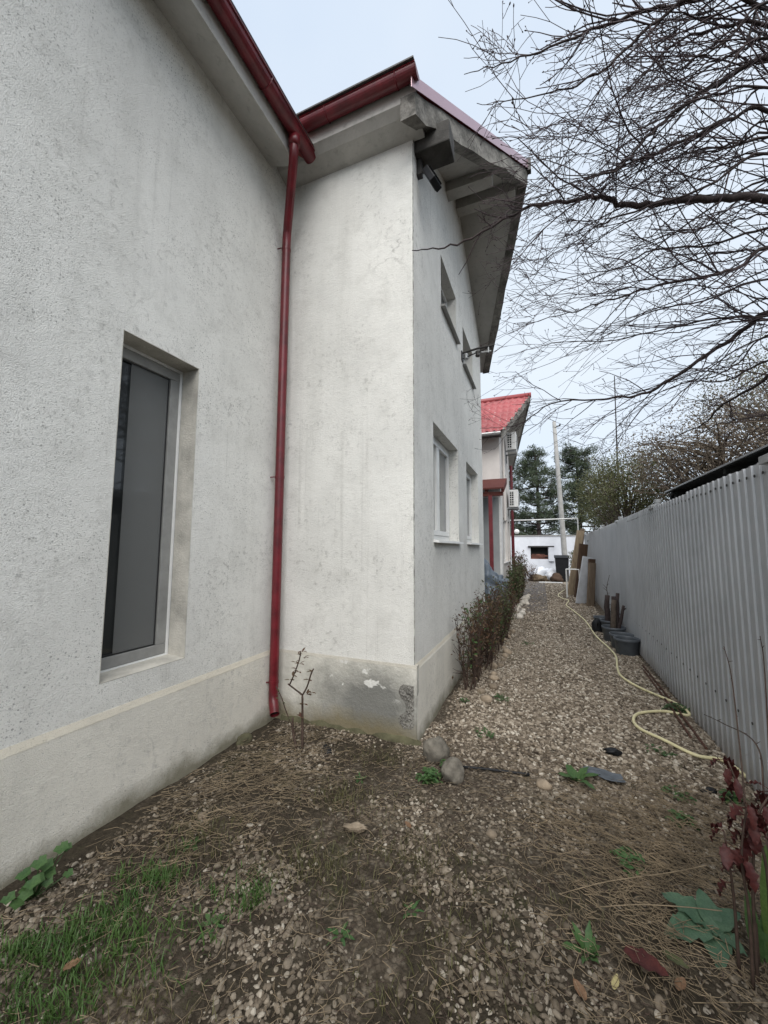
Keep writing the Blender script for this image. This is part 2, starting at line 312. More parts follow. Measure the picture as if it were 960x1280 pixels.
# ------------------------------------------------------------------ mesh helpers
class MB:
    def __init__(s): s.v = []; s.f = []; s.sm = False
    def add(s, vs, fs):
        b = len(s.v); s.v += [tuple(map(float, p)) for p in vs]; s.f += [tuple(i+b for i in f) for f in fs]; return s
    def quad(s, a, b, c, d): return s.add((a, b, c, d), ((0, 1, 2, 3),))
    def box(s, x0, x1, y0, y1, z0, z1):
        return s.add([(x0, y0, z0), (x1, y0, z0), (x1, y1, z0), (x0, y1, z0), (x0, y0, z1), (x1, y0, z1), (x1, y1, z1), (x0, y1, z1)],
                     [(0, 3, 2, 1), (4, 5, 6, 7), (0, 1, 5, 4), (1, 2, 6, 5), (2, 3, 7, 6), (3, 0, 4, 7)])
    def obox(s, c, ax, ay, az):       # oriented box, half vectors
        c, ax, ay, az = (np.array(q, float) for q in (c, ax, ay, az)); pts = []
        for k in (-1, 1):
            for i, j in ((-1, -1), (1, -1), (1, 1), (-1, 1)): pts.append(c+ax*i+ay*j+az*k)
        return s.add(pts, [(0, 3, 2, 1), (4, 5, 6, 7), (0, 1, 5, 4), (1, 2, 6, 5), (2, 3, 7, 6), (3, 0, 4, 7)])
    def prism(s, prof, axis, a, b):   # closed 2-D profile swept along axis between a and b
        n = len(prof)
        def mk(p, t):
            q = list(p); q.insert(axis, t); return tuple(q)
        vs = [mk(p, a) for p in prof] + [mk(p, b) for p in prof]
        return s.add(vs, [(i, (i+1) % n, n+(i+1) % n, n+i) for i in range(n)] + [tuple(range(n-1, -1, -1)), tuple(range(n, 2*n))])
    def tube(s, pts, radii, n=6, cap=True):
        pts = [np.array(p, float) for p in pts]
        if not hasattr(radii, '__len__'): radii = [radii]*len(pts)
        b = len(s.v); ref = None
        for i, p in enumerate(pts):
            t = pts[min(i+1, len(pts)-1)] - pts[max(i-1, 0)]; L = np.linalg.norm(t); t = t/L if L > 1e-9 else np.array([0, 0, 1.0])
            if ref is None:
                ref = np.cross(t, (0, 0, 1.0) if abs(t[2]) < 0.9 else (1.0, 0, 0))
            ref = ref - t*(ref@t); ref /= (np.linalg.norm(ref) or 1); q = np.cross(t, ref)
            for k in range(n):
                a = 2*math.pi*k/n; s.v.append(tuple(p + radii[i]*(ref*math.cos(a)+q*math.sin(a))))
        for i in range(len(pts)-1):
            for k in range(n):
                s.f.append((b+i*n+k, b+i*n+(k+1) % n, b+(i+1)*n+(k+1) % n, b+(i+1)*n+k))
        if cap:
            s.f.append(tuple(b+k for k in range(n-1, -1, -1))); s.f.append(tuple(b+(len(pts)-1)*n+k for k in range(n)))
        return s
    def lathe(s, prof, c=(0, 0, 0), n=20):
        b = len(s.v)
        for r, z in prof:
            for k in range(n):
                a = 2*math.pi*k/n; s.v.append((c[0]+r*math.cos(a), c[1]+r*math.sin(a), c[2]+z))
        for i in range(len(prof)-1):
            for k in range(n): s.f.append((b+i*n+k, b+i*n+(k+1) % n, b+(i+1)*n+(k+1) % n, b+(i+1)*n+k))
        return s
    def build(s, name, mat, parent=None, smooth=False, bevel=0):
        me = bpy.data.meshes.new(name); me.from_pydata(s.v, [], s.f)
        if smooth: me.shade_smooth()
        me.materials.append(M[mat]); o = bpy.data.objects.new(name, me); col.objects.link(o)
        if parent is not None: put(o, parent)
        if bevel:
            bv = o.modifiers.new('bevel', 'BEVEL'); bv.width = bevel; bv.segments = 2; bv.limit_method = 'ANGLE'
        return o
def wloc(o):
    m = o.matrix_basis.copy(); p = o.parent
    while p is not None: m = p.matrix_basis @ m; p = p.parent
    return m
def put(o, parent):            # parent, keeping the mesh where its world coordinates say
    o.parent = parent; o.matrix_basis = wloc(parent).inverted() @ o.matrix_basis
    o.matrix_parent_inverse = Matrix.Identity(4)
def tag(o, label=None, cat=None, group=None, kind=None):
    for k, v in (('label', label), ('category', cat), ('group', group), ('kind', kind)):
        if v: o[k] = v
    return o
def thing(name, loc, label, cat, group=None):
    o = bpy.data.objects.new(name, None); o.location = loc; o.empty_display_size = 0.2; col.objects.link(o)
    return tag(o, label, cat, group)
def fastmesh(name, V, Fc, mat, parent=None, smooth=False):    # numpy arrays: verts (n,3), faces (m,k)
    me = bpy.data.meshes.new(name); V = np.asarray(V, np.float32); Fc = np.asarray(Fc, np.int32); k = Fc.shape[1]
    me.vertices.add(len(V)); me.vertices.foreach_set('co', V.ravel())
    me.loops.add(Fc.size); me.loops.foreach_set('vertex_index', Fc.ravel())
    me.polygons.add(len(Fc)); me.polygons.foreach_set('loop_start', np.arange(0, Fc.size, k, dtype=np.int32))
    me.update(calc_edges=True); me.validate()
    if smooth: me.shade_smooth()
    me.materials.append(M[mat]); o = bpy.data.objects.new(name, me); col.objects.link(o)
    if parent is not None: put(o, parent)
    return o
def ico(sub=2):
    import bmesh
    bm = bmesh.new(); bmesh.ops.create_icosphere(bm, subdivisions=sub, radius=1.0)
    V = np.array([v.co[:] for v in bm.verts]); Fc = np.array([[v.index for v in f.verts] for f in bm.faces]); bm.free(); return V, Fc
ICO = {k: ico(k) for k in (1, 2, 3, 4, 5)}
def rock(name, mat, c, r, seed, sub=3, amp=0.25, freq=1.3, parent=None, rz=0.0, flat=0.0, crease=0.0):
    V, Fc = ICO[sub]; off = Vector((seed*7.3, seed*3.1, seed*1.7))
    s = np.array([1+amp*mnoise.fractal(Vector(v)*freq+off, 0.8, 2.0, 4) for v in V])
    if crease: s += np.array([crease*(.5-2*abs(mnoise.noise(Vector((v[0]*2.2, v[1]*2.2, v[2]*.9))*1.6+off*2))-1.2*abs(mnoise.noise(Vector(v)*3.7+off))) for v in V])
    W = V*s[:, None]*np.array(r)
    ca, sa = math.cos(rz), math.sin(rz); W = np.c_[W[:, 0]*ca-W[:, 1]*sa, W[:, 0]*sa+W[:, 1]*ca, W[:, 2]]
    if flat: W[:, 2] = np.maximum(W[:, 2], -flat)
    return fastmesh(name, W+np.array(c), Fc, mat, parent, True)
def gh(x, y):                   # ground height
    x = np.asarray(x, float); y = np.asarray(y, float)
    near = np.exp(-np.maximum(0, np.hypot(x+0.4, (y-4)*0.35)-3.2)*0.6)
    z = 0.012*np.sin(1.9*x+0.7)*np.sin(1.3*y+0.3)+0.008*np.sin(4.1*x+1.1*y)+0.006*np.sin(7.3*y-3.1*x)
    return z*near + 0.03*np.exp(-((x+0.8)/0.16)**2)*np.clip((y-3.9)*2, 0, 1)*np.clip((8.2-y)*2, 0, 1)

# ------------------------------------------------------------------ ground
def axis(a, b, fine, lo, hi):
    mid = list(np.arange(a, b+1e-6, fine)); left = []; s = fine; x = a
    while x > lo: s *= 1.35; x -= s; left.append(x)
    right = []; s = fine; x = b
    while x < hi: s *= 1.35; x += s; right.append(x)
    return np.array(left[::-1]+mid+right)
gx = axis(-2.6, 1.5, 0.035, -300, 300); gy = axis(0.3, 6.5, 0.035, -120, 700)
GX, GY = np.meshgrid(gx, gy); GZ = gh(GX, GY)
for i in range(len(gy)):
    if -1 < gy[i] < 9:
        for j in range(len(gx)):
            if -3 < gx[j] < 2: GZ[i, j] += 0.010*mnoise.fractal(Vector((gx[j]*7, gy[i]*7, 0.3)), 0.7, 2.0, 3)
nx, ny = len(gx), len(gy); idx = np.arange(nx*ny).reshape(ny, nx)
gq = np.stack([idx[:-1, :-1], idx[:-1, 1:], idx[1:, 1:], idx[1:, :-1]], -1).reshape(-1, 4)
ground = fastmesh('ground', np.c_[GX.ravel(), GY.ravel(), GZ.ravel()], gq, 'ground', None, True)
tag(ground, 'brown soil and gravel ground between the white house and the metal fence', 'ground', kind='structure')

# ------------------------------------------------------------------ the white house
XA, YB, XC, YE = -2.42, 3.16, -1.01, 7.45
ZS = 5.47; RY = 5.35; SL = 0.545
def wall_holes(mb, ax, val, u0, u1, z0, z1, holes, depth, inward):
    us = sorted({u0, u1, *[h[0] for h in holes], *[h[1] for h in holes]}); zs = sorted({z0, z1, *[h[2] for h in holes], *[h[3] for h in holes]})
    mk = (lambda u, z, d=0: (val+inward*d, u, z)) if ax == 0 else (lambda u, z, d=0: (u, val+inward*d, z))
    for a, b in zip(us, us[1:]):
        for c, d in zip(zs, zs[1:]):
            if any(h[0] <= a and b <= h[1] and h[2] <= c and d <= h[3] for h in holes): continue
            mb.quad(mk(a, c), mk(b, c), mk(b, d), mk(a, d))
    for a, b, c, d in holes:
        for p, q in (((a, c), (b, c)), ((b, c), (b, d)), ((b, d), (a, d)), ((a, d), (a, c))):
            mb.quad(mk(*p), mk(*q), mk(*q, depth), mk(*p, depth))
house = thing('white_house', (-1.7, 3.16, 0), 'white stucco house with red gutters, red downpipe and gabled wing beside the gravel lane', 'house')
WA = (1.53, 2.115, 0.80, 2.98)
LOW = [(3.82, 5.10, 1.69, 2.92), (5.72, 6.86, 1.69, 2.90)]
UPW = [(4.23, 5.11, 4.46, 5.10), (5.60, 6.50, 4.36, 4.96)]
m = MB(); wall_holes(m, 0, XA, -5.0, YB, 0.0, 5.75, [WA], 0.235, -1); m.build('wall', 'stucco', house)
m = MB(); m.quad((XA, YB, 0), (XC, YB, 0), (XC, YB, 5.75), (XA, YB, 5.75)); m.build('wall', 'stucco', house)
m = MB(); wall_holes(m, 0, XC, YB, YE, 0.0, 5.4, LOW+UPW, 0.20, -1)
def zu(y): return 6.78-SL*abs(y-RY)      # underside of the gable roof
m.add([(XC, YB, 5.4), (XC, YE, 5.4), (XC, YE, zu(YE)+.03), (XC, RY, 6.81), (XC, YB, zu(YB)+.03)], [(0, 1, 2, 3, 4)])
m.quad((XC, YE, 0), (-9, YE, 0), (-9, YE, 5.5), (XC, YE, 5.5)); m.build('wall', 'stucco', house)
# plinth with a small sloped ledge
PA, PB, PC = XA+0.020, YB-0.009, XC+0.016
m = MB(); m.prism([(XA-.05, 0.62), (XA+.002, 0.635), (PA, 0.598), (PA+.01, -0.1), (XA-.05, -0.1)], 1, -5.0, YB-.002); m.build('plinth', 'plinth', house)
m = MB(); m.prism([(YB+.05, 0.622), (YB-.002, 0.625), (PB, 0.602), (PB-.01, -0.1), (YB+.05, -0.1)], 0, XA+.02, PC+.004); m.build('plinth', 'plinth_b', house)
m = MB()                                  # lane side, running past the corner so that both sides close
ys = np.linspace(PB+.012, YE, 60); prv = None
for i, y in enumerate(ys):
    j = 0.012*mnoise.noise(Vector((0, y*9, 1.7))); t = 0.615+j
    ring = [(XC-.03, y, t+.014), (XC+.002, y, t+.012), (PC+j*.6, y, t-.03), (PC+.012, y, -0.1), (XC-.03, y, -0.1)]
    b = len(m.v); m.v += ring
    if prv is not None: m.f += [(prv+k, prv+(k+1) % 5, b+(k+1) % 5, b+k) for k in range(5)]
    elif True: m.f.append((b, b+1, b+2, b+3, b+4))
    prv = b
m.build('plinth', 'plinth', house)
m = MB(); prv = None
for z in np.linspace(0.63, 5.42, 120):
    j = 0.0035*mnoise.noise(Vector((z*14, 0, 3))); b = len(m.v); m.v += [(XC-.006+j, YB-.0012, z), (XC+.0015, YB-.0015, z), (XC+.0012, YB+.007+j, z)]
    if prv is not None: m.f += [(prv, prv+1, b+1, b), (prv+1, prv+2, b+2, b+1)]
    prv = b
m.build('corner_bead', 'galv_dull', house)
# chipped render at the plinth corner
m = MB(); r2 = random.Random(5)
cols_, rows_ = 16, 36; b = 0
for i in range(rows_):
    for j in range(cols_):
        u = j/(cols_-1); v = i/(rows_-1); wv = 0.055+0.022*math.sin(v*9)
        x = XC-0.005 - wv*2*(1-u)*(0.55+0.45*math.sin(math.pi*(0.15+0.7*v))); z = 0.10+0.36*v+0.01*r2.random()
        e = min(u+.0, 1-u if u < .95 else 1, v, 1-v); dep = 0.003+0.020*r2.random()**2*min(1, e*6+.1)
        m.v.append((x, PB-dep, z))
for i in range(rows_-1):
    for j in range(cols_-1): b = i*cols_+j; m.f.append((b, b+1, b+1+cols_, b+cols_))
m.build('chipped_render', 'rake', house)
# footing lip under the front face
m = MB(); prv = None
for x in np.linspace(XA+.1, XC+.06, 44):
    j = mnoise.noise(Vector((x*6, 2.2, 0))); ring = [(x, YB-.012, 0.050+.05*j), (x, PB-.022-.04*j, 0.035+.04*j), (x, PB-.055-.08*j, -0.05)]
    b = len(m.v); m.v += ring
    if prv is not None: m.f += [(prv, b, b+1, prv+1), (prv+1, b+1, b+2, prv+2)]
    prv = b
m.build('footing', 'footing', house, True)

# eaves of the long wing (wall A)
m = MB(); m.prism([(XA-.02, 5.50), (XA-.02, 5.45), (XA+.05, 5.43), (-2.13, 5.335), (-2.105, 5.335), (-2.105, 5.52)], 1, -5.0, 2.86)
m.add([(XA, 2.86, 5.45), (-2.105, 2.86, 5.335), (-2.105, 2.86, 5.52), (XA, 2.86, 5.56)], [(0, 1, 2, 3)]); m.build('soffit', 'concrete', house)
m = MB(); m.prism([(-2.08, 5.50), (-2.05, 5.53), (-6.0, 7.50), (-6.0, 7.46)], 1, -5.0, 3.2); m.build('roof', 'roofred', house)
# eaves of the gabled wing, front
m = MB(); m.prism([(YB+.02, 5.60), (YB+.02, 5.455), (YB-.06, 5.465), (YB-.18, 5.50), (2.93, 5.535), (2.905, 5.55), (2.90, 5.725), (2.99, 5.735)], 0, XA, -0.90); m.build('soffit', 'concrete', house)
# gable roof: underside slab with a prow, purlins, rake beams, verge sheets
XE, XP = -0.90, -0.005; YN, YF = 2.86, 8.05
def xo(y): return XE+(XP-XE)*((y-YN)/(RY-YN) if y < RY else (YF-y)/(YF-RY))
def slab(mb, y0, y1, zo0, zo1, inset=0.0, xin=-9.0, n=6):
    prv = None
    for y in np.linspace(y0, y1, n):
        x = xo(y)-inset; z = zu(y); b = len(mb.v)
        mb.v += [(xin, y, z+zo0), (x, y, z+zo0), (x, y, z+zo1), (xin, y, z+zo1)]
        if prv is not None: mb.f += [(prv+k, b+k, b+(k+1) % 4, prv+(k+1) % 4) for k in range(4)]
        else: mb.f.append((b, b+1, b+2, b+3))
        prv = b
    mb.f.append((prv+3, prv+2, prv+1, prv))
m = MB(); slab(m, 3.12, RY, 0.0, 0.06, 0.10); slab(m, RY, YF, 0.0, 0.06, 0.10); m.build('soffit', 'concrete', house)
m = MB(); slab(m, 2.94, RY, 0.165, 0.20, -0.01); slab(m, RY, YF+.05, 0.165, 0.20, -0.01); m.build('roof', 'roofred', house)
def rakebeam(y0, y1, z0, z1, t, off, name, mat, n=14, rough=0.0):
    m = MB(); prv = None
    for y in np.linspace(y0, y1, n):
        j = rough*mnoise.noise(Vector((3.1, y*6, 0))); x = xo(y)+off; z = zu(y); b = len(m.v)
        m.v += [(x-t, y, z+z0), (x+j, y, z+z0+j), (x+j*.4, y, z+z1), (x-t, y, z+z1)]
        if prv is not None: m.f += [(prv+k, b+k, b+(k+1) % 4, prv+(k+1) % 4) for k in range(4)]
        else: m.f.append((b, b+1, b+2, b+3))
        prv = b
    m.f.append((prv+3, prv+2, prv+1, prv)); return m.build(name, mat, house)
rakebeam(YN+.02, RY-.002, -0.09, 0.14, 0.13, -0.012, 'rake_beam', 'rake', rough=0.03)
rakebeam(RY+.002, YF, -0.03, 0.14, 0.13, -0.012, 'rake_beam', 'rake', rough=0.02)
rakebeam(YN-.05, RY, 0.145, 0.27, 0.006, 0.012, 'verge_sheet', 'flash')
rakebeam(RY+.001, YF+.05, 0.145, 0.27, 0.006, 0.012, 'verge_sheet', 'flash')
m = MB(); m.box(xo(RY)-.05, xo(RY)+.035, RY-.04, RY+.04, zu(RY)+.10, zu(RY)+.285); m.build('ridge_cap', 'steel', house)
for y, d in ((4.55, 0.13), (5.22, 0.15)):
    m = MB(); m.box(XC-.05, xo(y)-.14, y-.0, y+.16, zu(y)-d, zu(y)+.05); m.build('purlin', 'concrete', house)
m = MB(); m.box(XC-.05, -0.67, 3.20, 3.44, 5.36, 5.58); m.build('beam_end', 'blackened', house, bevel=0.012)
# gutters: half-round trough with rim and end caps
def gutter(ax, c0, c1, at, ztop, r, name='gutter'):
    m = MB(); prof = []
    for k in range(13):
        a = math.pi+math.pi*k/12; prof.append((r*math.cos(a), r*math.sin(a)))
    prof += [(r+.012, 0.0), (r+.012, 0.012), (r-.006, 0.012)]
    prof += [((r-.006)*math.cos(2*math.pi-math.pi*k/12), (r-.006)*math.sin(2*math.pi-math.pi*k/12)) for k in range(13)]
    prof += [(-r-.004, 0.02), (-r-.006, 0.0)]
    m.prism([(at+p, ztop+q) for p, q in prof], ax, c0, c1)
    cap = [(at+r*math.cos(math.pi+math.pi*k/12), ztop+r*math.sin(math.pi+math.pi*k/12)) for k in range(13)]
    m.prism(cap, ax, c1-.004, c1+.004); m.prism(cap, ax, c0-.004, c0+.004)
    return m.build(name, 'red', house)
gutter(1, -5.0, 2.985, -2.035, 5.52, 0.066)
gutter(0, -2.02, -0.865, 2.83, 5.70, 0.064)
m = MB(); m.prism([(2.74, 5.715), (2.92, 5.715), (2.92, 5.735), (2.74, 5.73)], 0, -2.06, -0.87); m.build('drip_edge', 'steel', house)
m = MB(); m.prism([(-2.14, 5.535), (-1.955, 5.535), (-1.955, 5.55), (-2.14, 5.555)], 1, -5.0, 2.99); m.build('drip_edge', 'steel', house)
for y in (-0.4, 0.5, 1.4, 2.3):
    m = MB(); pts = [(-2.035+.069*math.cos(math.pi+math.pi*k/10), y, 5.52+.069*math.sin(math.pi+math.pi*k/10)) for k in range(11)]
    m.tube(pts, 0.006, 4); m.build('gutter_bracket', 'red', house)
for x in (-1.75, -1.05):
    m = MB(); pts = [(x, 2.83+.067*math.cos(math.pi+math.pi*k/10), 5.70+.067*math.sin(math.pi+math.pi*k/10)) for k in range(11)]
    m.tube(pts, 0.006, 4); m.build('gutter_bracket', 'red', house)
# downpipe
def smoothpath(ctrl, n=8):
    c = [np.array(p, float) for p in ctrl]; c = [2*c[0]-c[1]]+c+[2*c[-1]-c[-2]]; o = []
    for i in range(1, len(c)-2):
        for k in range(n):
            t = k/n; o.append(0.5*((2*c[i])+(-c[i-1]+c[i+1])*t+(2*c[i-1]-5*c[i]+4*c[i+1]-c[i+2])*t*t+(-c[i-1]+3*c[i]-3*c[i+1]+c[i+2])*t**3))
    o.append(c[-2]); return o
dx, dy = XA+0.075, 3.045
def bend(a, b, c, n=5): return [np.array(a)*(1-t)**2+2*np.array(b)*t*(1-t)+np.array(c)*t*t for t in np.linspace(0, 1, n)]
pp = [(-2.04, 2.72, 5.47), (-2.04, 2.72, 5.40)] + bend((-2.04, 2.72, 5.36), (-2.04, 2.72, 5.30), (-2.08, 2.765, 5.235)) + \
     bend((dx-.0+.03, dy-.03, 4.86), (dx, dy, 4.79), (dx, dy, 4.71)) + [(dx, dy, 2.5), (dx, dy, 0.33)] + bend((dx, dy, 0.27), (dx, dy, 0.19), (dx+.05, dy-.045, 0.135)) + [(dx+.075, dy-.07, 0.105)]
m = MB(); m.tube(pp, 0.043, 16, cap=False); dp = m.build('downpipe', 'red', house, True)
m = MB(); m.tube([np.array(pp[-1])+np.array((-.02, .02, .025)), np.array(pp[-1])+np.array((-.012, .012, .015))], 0.040, 16); m.build('outlet', 'dark', dp)  # near-black plug paints in the shade of the hollow pipe
for z in (0.36, 2.28, 4.66):
    m = MB(); m.tube([(dx, dy, z-.012), (dx, dy, z+.012)], 0.0465, 16); m.tube([(dx-.03, dy-.04, z), (dx-.08, dy-.045, z)], 0.006, 6); m.build('clamp', 'red', dp)
m = MB(); m.tube([(-2.04, 2.72, 5.465), (-2.04, 2.72, 5.36)], 0.054, 16); m.build('outlet_socket', 'red', dp, True)

# windows
def frame_ring(mb, ax, at, u0, u1, z0, z1, w_, d0, d1, sgn=-1):
    for a, b, c, d in ((u0, u1, z1-w_, z1), (u0, u1, z0, z0+w_), (u0, u0+w_, z0+w_, z1-w_), (u1-w_, u1, z0+w_, z1-w_)):
        lo, hi = sorted((at+sgn*d0, at+sgn*d1))
        if ax == 0: mb.box(lo, hi, a, b, c, d)
        else: mb.box(a, b, lo, hi, c, d)
u0, u1, z0, z1 = WA
M['reveal'] = simple('rough_dirty_reveal', (0.47, 0.45, 0.40), 0.92, 0.25, 6, bump=0.6, bscale=70)
m = MB(); frame_ring(m, 0, XA, u0-.001, u1+.0005, z0-.001, z1+.0005, 0.004, -0.001, 0.164); m.build('reveal', 'reveal', house)
m = MB(); frame_ring(m, 0, XA, u0+.002, u1-.004, z0+.002, z1-.002, 0.020, 0.165, 0.230); win = m.build('window', 'white_pvc', house, bevel=0.003)
win['label'] = 'tall narrow window with grey insect screen'
m = MB(); frame_ring(m, 0, XA, u0+.023, u1-.025, z0+.023, z1-.023, 0.073, 0.172, 0.222); m.build('sash', 'grey_pvc', win, bevel=0.005)
m = MB(); frame_ring(m, 0, XA, u0+.098, u1-.100, z0+.098, z1-.098, 0.009, 0.187, 0.212); m.build('gasket', 'gasket', win)
m = MB(); m.quad((XA-.205, u0+.1, z0+.1), (XA-.205, u1-.1, z0+.1), (XA-.205, u1-.1, z1-.1), (XA-.205, u0+.1, z1-.1)); m.build('pane', 'pane_dark', win)
m = MB(); m.box(XA-.190, XA-.1895, u0+.19, u1-.095, z0+.09, z1-.09); m.build('insect_screen', 'screen', win)
m = MB(); m.prism([(XA-.165, z0+.012), (XA-.03, z0+.006), (XA-.002, z0+.002), (XA-.002, z0-.10), (XA-.165, z0-.10)], 1, u0+.002, u1-.002); m.build('sill', 'reveal', win)
for i, (u0, u1, z0, z1) in enumerate(LOW):
    m = MB(); frame_ring(m, 0, XC, u0+.003, u1-.003, z0+.003, z1-.003, 0.055, 0.125, 0.185); win = m.build('window', 'white_pvc', house, bevel=0.004)
    um = (u0+u1)/2; m = MB()
    for a, b in ((u0+.06, um-.005), (um+.005, u1-.06)): frame_ring(m, 0, XC, a, b, z0+.06, z1-.06, 0.055, 0.112, 0.170)
    m.build('sash', 'white_pvc', win, bevel=0.005)
    for a, b in ((u0+.115, um-.06), (um+.06, u1-.115)):
        m = MB(); m.quad((XC-.145, a, z0+.115), (XC-.145, b, z0+.115), (XC-.145, b, z1-.115), (XC-.145, a, z1-.115)); m.build('pane', 'pane_curtain', win)
    m = MB(); m.prism([(XC-.125, z0+.012), (XC+.055, z0-.012), (XC+.06, z0-.035), (XC-.125, z0-.02)], 1, u0-.02, u1+.03); m.build('sill', 'white_pvc', win)
for u0, u1, z0, z1 in UPW:
    m = MB(); frame_ring(m, 0, XC, u0+.003, u1-.003, z0+.003, z1-.003, 0.05, 0.125, 0.185); win = m.build('window', 'white_pvc', house, bevel=0.004)
    m = MB(); m.quad((XC-.15, u0+.04, z0+.04), (XC-.15, u1-.04, z0+.04), (XC-.15, u1-.04, z1-.04), (XC-.15, u0+.04, z1-.04)); m.build('pane', 'pane_up', win)
    m = MB(); m.prism([(XC-.125, z0+.012), (XC+.05, z0-.008), (XC+.055, z0-.03), (XC-.125, z0-.02)], 1, u0-.02, u1+.03); m.build('sill', 'grey_pvc', win)

# floodlight under the beam end
fl = thing('floodlight', (XC, 3.30, 5.30), 'small black floodlight on the house corner under the blackened beam end', 'floodlight')
m = MB(); m.box(XC, XC+.05, 3.27, 3.33, 5.20, 5.36); m.build('mount', 'steel', fl)
m = MB(); m.tube([(XC+.03, 3.29, 5.24), (XC+.10, 3.27, 5.19)], 0.014, 8); m.build('arm', 'steel', fl)
ax_ = np.array((0.42, -0.10, -0.9)); ax_ /= np.linalg.norm(ax_); ay_ = np.cross((0, 0, 1), ax_); ay_ /= np.linalg.norm(ay_); az_ = np.cross(ax_, ay_)
c = np.array((XC+.155, 3.27, 5.10))
m = MB(); m.obox(c, ax_*.095, ay_*.075, az_*.030); bd = m.build('body', 'black_plastic', fl, bevel=0.008)
m = MB(); m.obox(c-az_*.032, ax_*.075, ay_*.06, az_*.003); m.build('glass', 'lens_glass', bd)
for k in range(5):
    m = MB(); m.obox(c+az_*.036+ax_*(-.07+.035*k), ax_*.003, ay_*.06, az_*.010); m.build('cooling_fin', 'black_plastic', bd)
# cable bracket on the gable wall
cb = thing('cable_bracket', (XC, 5.5, 4.44), 'dark steel bracket with two clamps jutting from the gable wall by the upper windows', 'bracket')
m = MB(); m.box(XC, XC+.015, 5.45, 5.55, 4.36, 4.50); m.build('base_plate', 'steel', cb)
m = MB(); m.tube([(XC, 5.5, 4.48), (XC+.22, 5.52, 4.52), (XC+.46, 5.55, 4.54)], 0.016, 8); m.tube([(XC, 5.5, 4.39), (XC+.24, 5.52, 4.47), (XC+.42, 5.55, 4.53)], 0.009, 6); m.build('arm', 'steel', cb)
for a, b in ((0.06, 4.43), (0.23, 4.44)):
    m = MB(); m.lathe([(0.0, -.05), (.03, -.045), (.034, -.02), (.02, -.01), (.034, .01), (.03, .035), (.0, .045)], (XC+a, 5.51, b), 12); m.build('insulator', 'galv' if a < .1 else 'steel', cb, True)
m = MB(); m.tube([(XC+.28, 5.52, 4.45), (XC+.42, 5.55, 4.46)], 0.014, 8); m.tube([(XC+.38, 5.54, 4.54), (XC+.38, 5.54, 4.44)], 0.012, 8); m.build('clamp', 'galv', cb)

# ------------------------------------------------------------------ metal fence
XF = 1.28; ZT = 2.13
fence = thing('metal_fence', (XF, 6, 0), 'grey galvanised fence of vertical ribbed metal sheets along the lane', 'fence')
PITCH = 0.105; NR = 10
def sheet_mesh():
    V = []; Fc = []
    prof = []
    for k in range(NR):
        b = k*PITCH; prof += [(b, 0.0), (b+.070, 0.0), (b+.074, 0.0115), (b+.096, 0.0115)]
    prof += [(NR*PITCH, 0.0), (NR*PITCH+.02, 0.0)]
    zs = (0.0, 0.7, 1.4, ZT)
    for (u, d) in prof:
        for z in zs: V.append((-d, u, z))
    nz_ = len(zs)
    for i in range(len(prof)-1):
        for k in range(nz_-1): Fc.append((i*nz_+k, (i+1)*nz_+k, (i+1)*nz_+k+1, i*nz_+k+1))
    me = bpy.data.meshes.new('sheet'); me.from_pydata(V, [], Fc); me.materials.append(M['fence']); return me
fence_yaw = 0.022
sm = sheet_mesh(); scr = MB().lathe([(0, -.006), (.010, -.004), (.010, .0), (0, .002)], (0, 0, 0), 8); scrm = None
for k in range(-4, 16):
    o = bpy.data.objects.new('sheet', sm); col.objects.link(o); o.location = (XF+random.uniform(-.004, .004)+(0.0015 if k % 2 else -0.0015), k*NR*PITCH+.2, 0.0+random.uniform(-.012, .012)); o.rotation_euler = (random.uniform(-.002, .002), random.uniform(-.004, .004), 0); put(o, fence)
    if 0 < k < 8:
        for j in range(NR):
            if scrm is None: so = scr.build('screw', 'steel', None); scrm = so.data; so.rotation_euler = (0, rad(90), 0)
            else: so = bpy.data.objects.new('screw', scrm); so.rotation_euler = (0, rad(90), 0); col.objects.link(so)
            so.location = (XF-.004, k*NR*PITCH+.2+j*PITCH+.04, ZT-.07+random.uniform(-.006, .006)); put(so, fence)
            if j % 2 == 0: s2 = bpy.data.objects.new('screw', scrm); s2.rotation_euler = (0, rad(90), 0); col.objects.link(s2); s2.location = (XF-.004, k*NR*PITCH+.2+j*PITCH+.04, .45+random.uniform(-.008, .008)); put(s2, fence)
for z in (0.45, ZT-.07):
    m = MB(); m.box(XF+.012, XF+.05, -4.1, 16.6, z-.02, z+.02); m.build('rail', 'galv', fence)
for y in (-3, -0.1, 2.85, 5.75, 8.6, 11.45, 13.75, 16.4):
    m = MB(); m.tube([(XF+.055, y, -.1), (XF+.055, y, ZT+.075)], 0.036, 12); po = m.build('post', 'galv', fence, False)
    m = MB(); m.tube([(XF+.055, y, ZT+.05), (XF+.055, y, ZT+.09)], 0.042, 12); m.build('cap', 'galv', po)
    m = MB(); m.box(XF-.034, XF+.03, y-.09, y+.09, ZT-.03, ZT+.018); m.build('clip_plate', 'galv', po, bevel=0.004)

fence.location.x = 1.27+fence_yaw*2.1; fence.rotation_euler = (0, 0, -fence_yaw)      # the fence runs slightly away from the house

